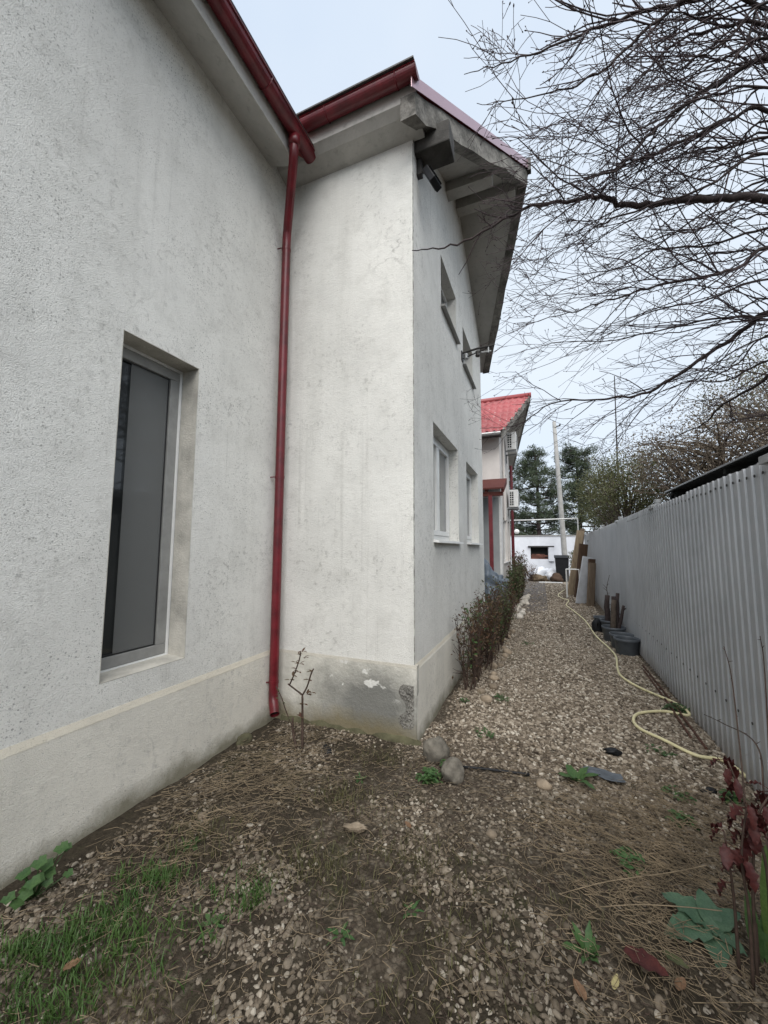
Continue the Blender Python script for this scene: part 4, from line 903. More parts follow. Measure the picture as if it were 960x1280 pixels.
L(iop.outputs[0], go.inputs[0]); md = gravel.modifiers.new('pebbles', 'NODES'); md.node_group = gg

# ------------------------------------------------------------------ straw and grass (uncountable)
def straw(n, fn, lmin, lmax, wd, mat, name, label, lift=.02):
    V = []; Fc = []; made = 0
    while made < n:
        x, y, a = fn(); L_ = lmin+(lmax-lmin)*random.random()**1.8; cur = random.uniform(-1.2, 1.2); d = np.array((math.cos(a), math.sin(a)))
        K = 4; b = len(V); z0 = .012+random.random()*lift; tz = random.uniform(-.06, .10); ok = True
        for k in range(K):
            t = k/(K-1); aa = a+cur*(t-.5); px = x+L_*(t-.5)*math.cos(aa); py = y+L_*(t-.5)*math.sin(aa)
            if px < -2.34 or px > 1.25 or (py > 3.08 and px < -.88): ok = False
            pz = float(gh(px, py))+max(.006, z0+tz*L_*(t-.5)*2); wv = wd*(1-.55*t); nx_, ny_ = -math.sin(aa)*wv, math.cos(aa)*wv
            V += [(px+nx_, py+ny_, pz), (px, py, pz+wv*1.3), (px-nx_, py-ny_, pz)]
        if not ok: del V[b:]; continue
        for k in range(K-1):
            q = b+k*3; Fc += [(q, q+1, q+4, q+3), (q+1, q+2, q+5, q+4), (q+2, q, q+3, q+5)]
        made += 1
    return tag(fastmesh(name, V, Fc, mat), label, 'straw', kind='stuff')
def fs_all(): return random.uniform(-2.2, 1.2), random.uniform(.8, 3.5), random.uniform(0, 6.28)
def fs_mid():
    if random.random() < .6: return random.gauss(.35, .22), random.gauss(2.35, .38), random.gauss(-.6, .8)
    return random.gauss(.75, .25), random.gauss(2.75, .3), random.gauss(-.7, .6)
def fs_left(): return random.gauss(-1.85, .3), random.gauss(2.2, .45), random.gauss(.7, .7)
straw(3600, fs_all, .03, .15, .0014, 'straw', 'dry_straw', 'scattered dry straw and fine stalks on the soil')
straw(1500, fs_mid, .05, .28, .0017, 'straw', 'dry_straw', 'matted pale dead stalks near the red leaved bush', .035)
straw(1000, fs_left, .04, .20, .0015, 'straw', 'dry_straw', 'matted dry stalks along the house plinth', .03)
straw(2600, fs_all, .02, .10, .0016, 'cane', 'dark_litter', 'dark brown twig litter on the soil')
def blades(spots, mat, name, label, hmin, hmax, wd=.0022):
    V = []; Fc = []
    for cx, cy, rx, ry, n in spots:
        for _ in range(n):
            x = random.gauss(cx, rx); y = random.gauss(cy, ry)
            if x < -2.33 or x > 1.26 or (y > 3.05 and x < -.9): continue
            h = random.uniform(hmin, hmax)*(.6+.4*random.random()); a = random.uniform(0, 6.28); ln = random.uniform(.1, .9)*h; w_ = wd*random.uniform(.6, 1.3)
            dx_, dy_ = math.cos(a), math.sin(a); z = float(gh(x, y)); b = len(V); nx_, ny_ = -dy_*w_, dx_*w_
            for t, ww in ((0, 1), (.45, .9), (.8, .55), (1, .08)):
                q = ln*t*t; V += [(x+dx_*q+nx_*ww, y+dy_*q+ny_*ww, z+h*t*(1-.25*t)), (x+dx_*q-nx_*ww, y+dy_*q-ny_*ww, z+h*t*(1-.25*t))]
            Fc += [(b, b+1, b+3, b+2), (b+2, b+3, b+5, b+4), (b+4, b+5, b+7, b+6)]
    return tag(fastmesh(name, V, Fc, mat), label, 'grass', kind='stuff')
def gs(px, py, r1, r2, n): g = G(px, py); return (g[0], g[1], r1, r2, n)
tufts = []
gr = random.Random(55)
for cx_, cy_, sx_, sy_, k in ((165, 1150, 60, 40, 44), (95, 1200, 70, 40, 44), (40, 1245, 50, 30, 26), (200, 1105, 30, 15, 14), (300, 1125, 28, 20, 16), (20, 1195, 20, 20, 10)):
    for _ in range(k): tufts.append(gs(gr.gauss(cx_, sx_*.75), gr.gauss(cy_, sy_*.75), gr.uniform(.015, .05), gr.uniform(.012, .04), gr.randint(5, 24)))
blades(tufts, 'grass', 'green_grass', 'lush green grass tufts at the foot of the plinth', .03, .10, .0024)
blades([gs(430, 1000, .15, .09, 420), gs(470, 950, .14, .06, 170), gs(390, 1080, .14, .1, 420), gs(520, 1080, .18, .12, 420), gs(250, 1050, .12, .1, 420), gs(150, 1250, .2, .06, 300), gs(560, 1190, .15, .1, 260), gs(640, 820, .10, .35, 160), gs(620, 880, .12, .2, 100), gs(800, 860, .08, .25, 120), gs(650, 770, .12, .8, 200), gs(850, 960, .12, .12, 90), gs(700, 1130, .2, .15, 100), gs(530, 1270, .2, .05, 120)], 'grass_dry', 'olive_grass', 'thin olive grass growing through the gravel', .03, .08, .0017)

# ------------------------------------------------------------------ plants
def leaf_pts(base, d, up, L_, W, K=6, lobes=0, droop=.5, fold=.25, wav=0.0, seed=0):
    d = np.array(d, float); d /= np.linalg.norm(d); up = np.array(up, float); up -= d*(up@d); up /= np.linalg.norm(up) or 1; sd_ = np.cross(d, up); V = []; Fc = []; rr = random.Random(seed)
    for k in range(K+1):
        t = k/K; w_ = W*math.sin(math.pi*min(1, (t*.93+.05)))**.75*(1-.25*t)
        if lobes: w_ *= 1-.14*(k % 2)*(1 if k < K else 0)
        p = np.array(base)+d*L_*t+up*(-droop*L_*t*t); e = wav*math.sin(k*2.4+seed)*W
        V += [p+sd_*w_+up*(fold*w_+e), p, p-sd_*w_+up*(fold*w_-e)]
    for k in range(K):
        b = k*3; Fc += [(b, b+1, b+4, b+3), (b+1, b+2, b+5, b+4)]
    return V, Fc
def rosette(name, px, py, n, L_, W, mat, label, cat='weed', el=.55, lobes=1, z=None, pos=None, droop=.5, parts=False, group=None):
    g = pos if pos is not None else G(px, py); zz = float(gh(g[0], g[1])) if z is None else z
    rr = random.Random(int(px*7+py)); M_ = MB(); root = thing(name, (g[0], g[1], zz), label, cat, group) if parts else None
    for k in range(n):
        a = 6.28*k/n+rr.uniform(-.4, .4); e = el*rr.uniform(.5, 1.4); d = (math.cos(a)*math.cos(e), math.sin(a)*math.cos(e), math.sin(e)); l = L_*rr.uniform(.6, 1.15)
        V, Fc = leaf_pts((g[0]+.01*math.cos(a), g[1]+.01*math.sin(a), zz+.004), d, (0, 0, 1), l, W*rr.uniform(.7, 1.2), 6, lobes, droop*rr.uniform(.5, 1.3), .25, .25, k)
        if parts: MB().add(V, Fc).build('leaf', mat, root, True)
        else: M_.add(V, Fc)
    if not parts: return tag(M_.build(name, mat, None, True), label, cat, group)
    return root
def bushy(name, px, py, n, r, h, ls, mat, label, pos=None):     # small sprig with many leaflets
    g = pos if pos is not None else G(px, py); z = float(gh(g[0], g[1])); rr = random.Random(int(px+py*3)); m = MB()
    for k in range(n):
        a = rr.uniform(0, 6.28); q = r*math.sqrt(rr.random()); x, y = g[0]+q*math.cos(a), g[1]+q*math.sin(a); zz = z+h*rr.random()*(1-.5*q/r)+.006
        for j in range(3):
            b = rr.uniform(0, 6.28); V, Fc = leaf_pts((x, y, zz), (math.cos(b), math.sin(b), rr.uniform(-.1, .5)), (0, 0, 1), ls*rr.uniform(.7, 1.3), ls*.33, 3, 0, .3); m.add(V, Fc)
        m.tube([(g[0]+(x-g[0])*.3, g[1]+(y-g[1])*.3, z), (x, y, zz)], .0014, 3, False)
    return tag(m.build(name, mat, None, True), label, 'weed')
bushy('leafy_weed', 538, 976, 46, .085, .09, .032, 'weed', 'bright green leafy weed beside the two boulders')
bushy('leafy_weed', 570, 944, 16, .04, .08, .02, 'weed', 'small weed sprouting up against the pale corner boulder', (-.70, 2.90))
rosette('broad_leaf_weed', 720, 974, 6, .15, .035, 'weed', 'broad leaved weed standing alone in the gravel near the plastic sheet', el=1.0, lobes=0, parts=True)
bushy('leafy_weed', 605, 921, 26, .10, .03, .022, 'weed', 'flat green weed patch on gravel behind the boulders')
bushy('leafy_weed', 628, 876, 24, .10, .06, .024, 'weed', 'low green weed at the near end of the shrub bed')
bushy('leafy_weed', 580, 882, 14, .05, .06, .022, 'weed', 'tiny weed at the base of the gable wall by the shrub')
bushy('leafy_weed', 660, 806, 22, .10, .05, .024, 'weed', 'green weed halfway along the shrub bed edge')
bushy('leafy_weed', 846, 890, 34, .10, .10, .035, 'weed', 'tall weed where the hose touches the metal fence')
bushy('leafy_weed', 826, 942, 22, .09, .05, .026, 'weed', 'weed growing inside the hose loop')
bushy('leafy_weed', 848, 995, 24, .09, .04, .026, 'weed', 'small weed between the hose end and the dead stalks')
bushy('leafy_weed', 850, 1025, 26, .08, .04, .028, 'weed', 'weed cluster on gravel left of the red leaved bush')
bushy('leafy_weed', 915, 1005, 20, .06, .09, .035, 'weed', 'weed crowded under the red leaved bush near the fence')
bushy('leafy_weed', 790, 1078, 30, .085, .05, .030, 'weed', 'dense green weed amid the matted dead stalks')
rosette('rosette_weed', 735, 1200, 9, .09, .016, 'weed', 'upright green weed beside the fallen red leaf', el=.9)
rosette('rosette_weed', 425, 1168, 7, .055, .011, 'weed', 'small weed alone on pebbles in front of the bare soil', el=.5)
rosette('rosette_weed', 240, 1056, 8, .05, .013, 'weed', 'little rosette weed between grass tufts and bare soil', el=.4)
rosette('rosette_weed', 450, 975, 9, .05, .008, 'weed', 'spiky little weed in front of the stained plinth', el=.6)
rosette('rosette_weed', 515, 1140, 6, .045, .010, 'weed', 'pale small weed on pebbly soil beyond the grass', el=.5)
rosette('rosette_weed', 265, 1160, 8, .06, .014, 'weed', 'rosette weed next to the lush grass tuft', el=.5)
# mallow at the wall base
gm = G(48, 1122); mal = thing('mallow_plant', (-2.20, 1.17, 0), 'dark green mallow plant with rounded leaves growing against the plinth', 'plant')
rr = random.Random(4)
for k in range(17):
    a = rr.uniform(-1.9, 1.9); q = rr.uniform(.02, .11); x, y, z = -2.25+.06+q*math.cos(a)*.6, 1.17+q*math.sin(a)*1.3, rr.uniform(.04, .17); R_ = rr.uniform(.016, .030)
    tl = np.array((rr.uniform(.2, .7), rr.uniform(-.4, .1), 1)); tl /= np.linalg.norm(tl); e1 = np.cross(tl, (0, 1, 0)); e1 /= np.linalg.norm(e1); e2 = np.cross(tl, e1); V = [np.array((x, y, z))]
    for j in range(15):
        b = 2*math.pi*j/15; r_ = R_*(1+.18*math.cos(5*b))*(0.35 if j == 0 else 1); V.append(np.array((x, y, z))+e1*r_*math.cos(b)+e2*r_*math.sin(b)+tl*R_*.18)
    m = MB(); m.add(V, [(0, 1+j, 1+(j+1) % 15) for j in range(15)]); m.build('leaf', 'weed', mal, True)
    m = MB(); m.tube([(-2.20, 1.17, 0), (x, y, z)], .0025, 4); m.build('stalk', 'weed', mal)
# dock plant with big bluish leaves
dk = thing('dock_plant', (*G(890, 1178)[:2], 0), 'low dock plant with large bluish green ragged leaves beside the red leaved bush', 'plant')
gd = G(893, 1172)
for k, (a, l, w_, e) in enumerate([(2.5, .17, .050, .55), (3.5, .18, .055, .35), (4.5, .13, .042, .30), (.6, .13, .036, .8), (1.6, .13, .034, .9), (5.4, .10, .032, .6)]):
    V, Fc = leaf_pts((gd[0], gd[1], .025), (math.cos(a)*math.cos(e), math.sin(a)*math.cos(e), math.sin(e)), (0, 0, 1), l, w_*1.35, 10, 0, .55, .22, .16, k*3); MB().add(V, Fc).build('leaf', 'dock', dk, True)
tl_ = thing('upright_leaf_plant', (0.78, 2.07, 0), 'tall bright green long leaf standing upright behind the red leaved bush', 'plant')
for k, (dx_, l, w_, sd_) in enumerate([(0.02, .40, .036, 1), (.06, .34, .032, 5), (-.03, .24, .026, 9), (.0, .18, .024, 14)]):
    V, Fc = leaf_pts((.765+dx_, 2.08, 0), (-.05+dx_*2, .02, 1), (-.35, -1, 0), l, w_, 12, 0, .16, .30, .35, sd_); MB().add(V, Fc).build('leaf', 'bright' if k < 2 else 'weed', tl_, True)
# fallen leaves
def fallen(px, py, L_, W, mat, a, label):
    g = G(px, py); V, Fc = leaf_pts((g[0]-math.cos(a)*L_/2, g[1]-math.sin(a)*L_/2, .035), (math.cos(a), math.sin(a), .03), (0, 0, 1), L_, W, 9, 0, -.15, .3, .12, px); o = MB().add(V, Fc).build('fallen_leaf', mat, None, True)
    return tag(o, label, 'leaf')
fallen(808, 1220, .15, .045, 'redleaf', -.6, 'large fallen dark red leaf lying on pebbles'); fallen(770, 1242, .055, .014, 'yellowleaf', 1.2, 'small pale yellow fallen leaf in front of the red leaf')
fallen(852, 1245, .055, .018, 'brownleaf', .9, 'curled brown fallen leaf beside the large red leaf'); fallen(725, 1252, .06, .02, 'brownleaf', 2.2, 'flat brown fallen leaf below the upright weed')
fallen(510, 1040, .05, .016, 'brownleaf', 2.6, 'brown dead leaf on olive grass near the boulders'); fallen(845, 1215, .09, .022, 'shrub', -.7, 'greyish green fallen leaf tucked beside the red leaf')
fallen(90, 1220, .06, .02, 'brownleaf', .8, 'brown dead leaf caught in the lush grass')
# red leaved bush in the right foreground
rb = thing('red_leaved_bush', (0.68, 1.97, 0), 'dark stemmed bush with drooping dark red leaves near the fence', 'bush')
rr = random.Random(21)
stems = [[(0.665, 1.96, 0), (0.668, 1.955, .25), (.66, 1.96, .45), (.69, 1.97, .62)], [(.69, 1.99, 0), (.70, 2.0, .3), (.735, 2.02, .55), (.80, 2.05, .66)], [(.64, 2.0, 0), (.64, 2.0, .28), (.625, 2.0, .50)], [(.72, 1.97, 0), (.74, 1.98, .4), (.70, 1.99, .60), (.66, 2.02, .76)]]
for s_ in stems:
    q = smoothpath(s_, 5); m = MB(); m.tube(q, np.linspace(.0065, .003, len(q)), 6); m.build('stem', 'cane', rb, True)
lk = 0
for s_ in stems:
    q = smoothpath(s_, 6)
    for i in range(int(len(q)*.55), len(q)):
        for _ in range(1 if i < len(q)-2 else 2):
            an = rr.uniform(0, 6.28); d = np.array((math.cos(an), math.sin(an), rr.uniform(-.5, .5))); d /= np.linalg.norm(d); pl = rr.uniform(.012, .035); e = q[i]+d*pl
            m = MB(); m.tube([q[i], e], .0014, 4); dl = d*.7+np.array((0, 0, -rr.uniform(.4, 1.1))); V, Fc = leaf_pts(e, dl, (d[0]*.5, d[1]*.5, .8), rr.uniform(.045, .085), rr.uniform(.014, .025), 8, 1, rr.uniform(.1, .5), .35, .45, lk); m.add(V, Fc); m.build('leaf', 'redleaf', rb, True); lk += 1
for s_ in ([(.72, 2.05, .02), P(930, 985, 1, 2.25), P(915, 850, 1, 2.6)+np.array((0, 0, 0)), P(905, 808, 1, 2.65)], [(.76, 2.05, .02), P(955, 1000, 1, 2.3), P(945, 930, 1, 2.5), P(905, 905, 1, 2.9), P(880, 893, 1, 3.2)], [(.78, 2.08, .02), P(962, 960, 1, 2.4), P(955, 830, 1, 2.8), P(950, 795, 1, 2.8)]):
    q = smoothpath(s_, 7); m = MB(); m.tube(q, np.linspace(.005, .0018, len(q)), 5)
    for j in range(2, len(q)-1, 3): m.tube([q[j], q[j]+np.array((rr.uniform(-.02, .02), -.01, rr.uniform(.0, .02)))], [.002, .0012], 3)
    m.build('bramble_cane', 'cane', rb, True)
for s_ in ([(700, 1128), (760, 1118), (840, 1112), (888, 1108)], [(745, 1145), (800, 1148), (860, 1158), (905, 1170)]):
    q = smoothpath([np.array((*G(*p)[:2], .035+.02*i)) for i, p in enumerate(s_)], 4); m = MB(); m.tube(q, .0021, 5); tag(m.build('dead_stalk', 'straw', None, True), 'long pale dead stalk lying beside the dock plant', 'stalk', 'long dead stalks')
# pruned rose at the inner corner
ros = thing('pruned_rose', (-1.80, 2.72, 0), 'pruned leafless rose with two stubby arms in front of the stained plinth', 'rose')
def rp_(px, py, y=2.74): return P(px, py, 1, y)
for s_, r_ in (([(-1.80, 2.72, 0), rp_(378, 900), rp_(378, 868)], .011), ([rp_(378, 869), rp_(372, 864), rp_(360, 855)], .008), ([rp_(378, 869), rp_(384, 858), rp_(389, 842), rp_(392, 836)], .007), ([(-1.85, 2.72, 0), rp_(366, 915), rp_(366, 897)], .010), ([rp_(362, 856), rp_(368, 842), rp_(374, 825), rp_(376, 815)], .006)):
    m = MB(); q = smoothpath(s_, 4); m.tube(q, np.linspace(r_, r_*.75, len(q)), 7); m.build('stem', 'cane', ros, True)
rr = random.Random(8)
for px, py in [(372, 818), (378, 815), (375, 830), (370, 836), (380, 822), (366, 845), (373, 840), (384, 868), (389, 866), (390, 840), (386, 850), (362, 850), (369, 828), (380, 880), (376, 896)]:
    for j in range(3):
        a = rr.uniform(0, 6.28); V, Fc = leaf_pts(rp_(px, py), (math.cos(a), math.sin(a)*.4-.2, .3), (0, 0, 1), .045, .012, 3, 0, .3); MB().add(V, Fc).build('leaf', 'rosered', ros, True)
yr = thing('young_rose_shoot', (-1.93, 2.85, 0), 'thin thorny shoot beside the downpipe outlet', 'shoot')
m = MB(); q = smoothpath([(-1.93, 2.85, 0), P(358, 890, 1, 2.85), P(352, 872, 1, 2.85), P(345, 858, 1, 2.85)], 5); m.tube(q, .0045, 5); m.build('stem', 'cane', yr)
for px, py in [(346, 862), (350, 868), (345, 872), (357, 893), (360, 897), (354, 878)]:
    V, Fc = leaf_pts(P(px, py, 1, 2.85), (rr.uniform(-1, 1), -.3, .3), (0, 0, 1), .035, .010, 3); MB().add(V, Fc).build('leaf', 'shrub', yr, True)

# shrubs along the gable wall and before the cream house
def leaves_np(C, n_each, spread, size, asp=.45):
    n = len(C)*n_each; c = np.repeat(C, n_each, 0)+rng.normal(0, spread, (n, 3)); a = rng.normal(size=(n, 3)); a /= np.linalg.norm(a, axis=1)[:, None]; b = np.cross(a, rng.normal(size=(n, 3))); b /= np.linalg.norm(b, axis=1)[:, None]
    s = size*rng.uniform(.6, 1.3, n)[:, None]; a *= s; b *= s*asp
    V = np.stack([c-a, c-b*.9+a*.1, c+a, c+b*.9+a*.1], 1).reshape(-1, 3); return V, np.arange(n*4).reshape(-1, 4)
def shrub(name, x0, x1, y0, y1, h, nst, nleaf, mat, label, group, lsz=.022, seed=1, bare=.35):
    rr = random.Random(seed); cx, cy = (x0+x1)/2, (y0+y1)/2; t = thing(name, (cx, cy, 0), label, 'shrub', group); m = MB(); tips = []
    for k in range(nst):
        bx_, by_ = cx+rr.uniform(-.5, .5)*(x1-x0)*.45, cy+rr.uniform(-.5, .5)*(y1-y0)*.8; tx, ty = rr.uniform(x0, x1), by_+rr.uniform(-.25, .25)*(y1-y0); hh = h*rr.uniform(.55, 1.1)
        q = smoothpath([(bx_, by_, -.02), (bx_*.6+tx*.4+rr.uniform(-.04, .04), by_*.6+ty*.4+rr.uniform(-.04, .04), hh*.4), (tx, ty, hh)], 4); m.tube(q, np.linspace(rr.uniform(.005, .011), .0025, len(q)), 5, False)
        for j in range(3, len(q)):
            for _ in range(3):
                d = np.array((rr.uniform(-1, 1)*.6, rr.uniform(-1, 1), rr.uniform(.1, 1))); d /= np.linalg.norm(d); e = q[j]+d*rr.uniform(.05, .17); e[0] = max(e[0], X_lim+.02); m.tube([q[j], (q[j]+e)/2+np.array((0, 0, -.006)), e], [.0035, .0028, .0016], 4, False)
                if rr.random() > bare or j > 5: tips.append(e)
    m.build('stems', 'cane', t, True); C = np.array(tips); V, Fc = leaves_np(C, max(2, nleaf//len(C)), .028, lsz); V[:, 0] = np.maximum(V[:, 0], X_lim); V[:, 2] = np.maximum(V[:, 2], .02)
    fastmesh('foliage', V, Fc, mat, t); V, Fc = leaves_np(C[rng.random(len(C)) < .13], 3, .03, lsz*1.1); V[:, 0] = np.maximum(V[:, 0], X_lim); V[:, 2] = np.maximum(V[:, 2], .02); fastmesh('foliage', V, Fc, 'weed' if mat != 'brownleaf' else mat, t); return t
X_lim = PC+.02
shrub('rose_shrub', -.93, -.64, 4.30, 5.15, .80, 24, 800, 'rosered', 'half bare rose shrub nearest the house corner in the wall bed', 'shrubs in the wall bed', seed=2, bare=.6)
shrub('rose_shrub', -.93, -.55, 5.05, 6.05, .88, 26, 1700, 'rosered', 'reddish rose shrub second from the house corner in the wall bed', 'shrubs in the wall bed', seed=3)
shrub('rose_shrub', -.93, -.50, 5.95, 7.05, .90, 26, 1900, 'shrub', 'dull green shrub third from the house corner in the wall bed', 'shrubs in the wall bed', seed=4)
shrub('rose_shrub', -.93, -.45, 6.95, 8.10, .85, 26, 1900, 'rosered', 'reddish shrub at the far end of the wall bed', 'shrubs in the wall bed', seed=5)
shrub('bed_shrub', -.93, -.55, 10.9, 12.3, 1.05, 40, 3600, 'shrub', 'dull shrub in front of the cream house wall', 'shrubs by the cream house', .03, 6)
shrub('bed_shrub', -.93, -.50, 12.4, 14.4, 1.25, 44, 3600, 'rosered', 'brown shrub beside the red downpipe of the cream house', 'shrubs by the cream house', .03, 7)
X_lim = -1.5
c = at(664, 716, 20.5); shrub('dry_bush', c[0]-.3, c[0]+.3, 20.2, 20.8, .75, 26, 60, 'brownleaf', 'bare grey twiggy bush before the wall niche', None, .02, 9, 1.0)
X_lim = -9
shrub('corner_bush', 1.05, 1.5, 17.4, 19.0, 1.3, 30, 2400, 'olive', 'green bush between the black bin and the leaning planks', None, .035, 10)

# ------------------------------------------------------------------ bare tree reaching over the lane
bt = thing('bare_tree', (3.3, 4.2, 0), 'leafless tree beyond the fence with dark branches reaching over the lane', 'tree')
tr = [np.array((3.3, 4.2, -.1)), np.array((3.27, 4.18, 1.0)), np.array((3.2, 4.15, 2.0)), np.array((3.05, 4.1, 3.0)), np.array((2.95, 4.05, 3.8)), np.array((2.8, 3.9, 4.8))]
m = MB(); m.tube(smoothpath(tr, 4), np.linspace(.17, .075, 21), 12); m.build('trunk', 'bark', bt, True)
TW = MB(); trr = random.Random(33)
def rand_perp(d):
    v = np.array([trr.gauss(0, 1) for _ in range(3)]); v -= d*(v@d); return v/np.linalg.norm(v)
def okp(p): return not (p[0] < -.93 and p[1] > 2.75) and p[0] > -1.5 and p[2] > 2.35 and not (p[1] > 2.7 and p[0] < .05 and p[2] > zu(p[1])-.25 and p[0] < xo(min(max(p[1], YN), YF))+.08) and p[1] > 1.2 and not (p[1] < 4.2 and p[0] < -.22-.45*trr.random())
def twig(p, d, L_, r, lev):
    n = 5 if lev < 2 else 3; pts = [p]; cur = np.array(d); st_ = L_/n
    for k in range(n):
        cur = cur+rand_perp(cur)*trr.uniform(.04, .26)+np.array((-.03, 0, .03)); cur /= np.linalg.norm(cur); q = pts[-1]+cur*st_
        if not okp(q): break
        pts.append(q)
    if len(pts) < 2: return
    TW.tube(pts, np.linspace(r, max(.0018, r*.55), len(pts)), 5 if r > .004 else 3, False)
    if lev >= 2 and trr.random() < .5:      # bud at the tip
        e = pts[-1]; TW.tube([e-cur*.004, e+cur*.004, e+cur*.012], [.0026, .0048, .0010], 4, False)
    if lev < 3:
        cnt = {0: 4, 1: 2, 2: 1}[lev]
        for j in range(cnt):
            k = trr.randint(0, len(pts)-2); t = trr.random(); s = pts[k]*(1-t)+pts[k+1]*t; dd = pts[k+1]-pts[k]; dd /= np.linalg.norm(dd)
            nd = dd*trr.uniform(.6, 1)+rand_perp(dd)*trr.uniform(.35, .9); nd /= np.linalg.norm(nd)
            twig(s, nd, L_*trr.uniform(.25, .6), max(.0022, r*.62), lev+1)
LIMBS = [   # photo pixels followed along each limb, radius at the frame edge, distance along the lane at the right and left end
 ([(960, 249), (924, 247), (873, 249), (817, 255), (774, 257), (766, 249), (738, 246), (699, 253), (655, 261), (590, 298), (548, 310), (515, 313)], .030, 3.7, 2.85),
 ([(960, 71), (916, 95), (873, 119), (837, 146), (802, 178), (778, 206), (750, 218), (679, 216)], .020, 3.3, 2.9),
 ([(960, 137), (909, 152), (849, 178), (802, 198), (754, 218), (711, 230), (660, 250)], .016, 3.4, 3.0),
 ([(960, -20), (857, 4), (802, 16), (738, 38), (687, 59), (627, 79), (580, 93)], .018, 2.9, 2.6),
 ([(960, 309), (924, 333), (877, 348), (810, 360), (758, 376), (711, 392), (647, 406)], .018, 3.9, 3.6),
 ([(960, 392), (936, 408), (897, 435), (837, 475), (802, 493), (758, 498), (690, 505), (648, 530), (600, 536)], .026, 4.6, 5.6),
 ([(900, -10), (825, 24), (770, 75), (734, 99), (699, 113), (631, 127), (596, 129)], .014, 2.8, 2.7),
 ([(960, 170), (905, 182), (853, 194), (800, 215), (750, 240)], .014, 3.8, 3.4),
 ([(960, 190), (880, 235), (778, 269), (734, 291), (695, 317), (665, 329)], .012, 3.4, 3.2),
 ([(960, 285), (889, 305), (817, 313), (770, 336), (718, 358), (650, 385)], .013, 4.2, 3.6),
 ([(960, 396), (889, 398), (833, 412), (770, 424), (690, 430), (635, 445)], .013, 4.6, 4.4),
 ([(960, 451), (908, 475), (850, 480), (760, 520), (690, 555)], .014, 5.0, 5.6),
 ([(985, 455), (947, 480), (904, 505), (879, 530), (847, 546), (807, 570)], .020, 4.4, 6.0),
 ([(960, 30), (900, 34), (840, 55), (790, 110), (745, 160), (700, 200)], .014, 3.0, 2.9),
 ([(960, 225), (860, 280), (790, 330), (720, 345), (660, 370)], .011, 3.9, 3.4),
 ([(960, 350), (880, 375), (800, 395), (720, 440), (640, 470)], .012, 4.4, 4.6),
 ([(960, 110), (890, 120), (820, 150), (740, 190), (640, 205)], .011, 3.1, 2.8),
 ([(960, 0), (930, 60), (880, 110), (800, 150), (720, 170)], .011, 3.0, 2.9),
 ([(960, 420), (900, 450), (840, 500), (780, 540), (720, 560)], .011, 5.2, 5.8),
 ([(960, 520), (900, 530), (860, 545), (790, 540)], .010, 5.2, 6.2),
]
lr = random.Random(91)
for k in range(16):
    y0 = -20+k*32+lr.uniform(-10, 10); xe = lr.uniform(640, 800); ye = y0+lr.uniform(10, 130); ya_ = 2.9+max(0, y0)/480*2.2; n_ = 6
    LIMBS.append(([(960+(xe-960)*i/(n_-1), y0+(ye-y0)*(i/(n_-1))**.8+lr.uniform(-9, 9)) for i in range(n_)], lr.uniform(.007, .011), ya_, ya_+lr.uniform(-.3, .5)))
crotch = [tr[3], tr[4], tr[4]*.5+tr[3]*.5, tr[5]]
for li, (pl, r, ya, yb) in enumerate(LIMBS):
    n = len(pl); pts = [P(x, y, 1, ya+(yb-ya)*(i/(n-1))) for i, (x, y) in enumerate(pl)]
    e = pts[0]; cr = min(tr[2:], key=lambda c: np.linalg.norm(c-(e+np.array((1.2, .3, -.6)))))
    ctrl = [cr, cr*.45+e*.55+np.array((0, 0, .10))]+pts; q = smoothpath(ctrl, 5)
    dist = np.linspace(0, 1, len(q)); rads = [max(.0022, r*1.15*(1-.90*t)) for t in dist]
    # gentle crookedness
    q = [p+rand_perp(np.array((1.0, 0, 0)))*.010*min(1, i/8) if 0 < i < len(q)-1 else p for i, p in enumerate(q)]
    m = MB(); m.tube(q, rads, 8 if r > .015 else 6); m.build('branch', 'bark', bt, True)
    for i in range(6, len(q)-1):
        for _ in range(2 if li < 12 else 2):
            if trr.random() < (.27 if li < 20 else .17):
                d = q[i+1]-q[i]; d /= np.linalg.norm(d); nd = d*trr.uniform(.65, 1)+rand_perp(d)*trr.uniform(.4, .9)+np.array((-.05, 0, .06)); nd /= np.linalg.norm(nd)
                twig(q[i], nd, trr.uniform(.35, .95), min(.0060, max(.003, rads[i]*.6)), 0 if trr.random() < .30 else 1)
TW.build('twigs', 'twig', bt, True)

# ------------------------------------------------------------------ leafy trees and pines
def leafy(name, base, H, blobs, nclump, per, size, spread, mat, label, group=None, tr_r=.09, seed=1, bark='bark_l', cat='tree', twigs=60):
    rr = random.Random(seed); t = thing(name, (base[0], base[1], 0), label, cat, group); m = MB(); b0 = np.array((base[0], base[1], -.1)); top = np.array((base[0]+rr.uniform(-.2, .2), base[1]+rr.uniform(-.2, .2), H*.8))
    m.tube(smoothpath([b0, b0*.6+top*.4+np.array((.08, 0, 0)), top], 5), np.linspace(tr_r, tr_r*.3, 11), 8)
    C = []
    for (cx, cy, cz, rx, ry, rz) in blobs:
        k = int(nclump*rx*ry*rz/sum(q[3]*q[4]*q[5] for q in blobs)); d = rng.normal(size=(k, 3)); d /= np.linalg.norm(d, axis=1)[:, None]; C.append(np.array((cx, cy, cz))+d*np.array((rx, ry, rz))*(rng.random(k)**.45)[:, None])
        for j in range(max(3, twigs//len(blobs))):
            e = C[-1][rr.randrange(k)]; s = b0+(top-b0)*rr.uniform(.3, 1); m.tube([s, (s+e)/2+np.array((0, 0, .12)), e], [tr_r*.28, tr_r*.16, .006], 5, False)
    m.build('trunk', bark, t, True); C = np.concatenate(C); C = C[C[:, 2] > .3]; V, Fc = leaves_np(C, per, spread, size); fastmesh('crown', V, Fc, mat, t); return t
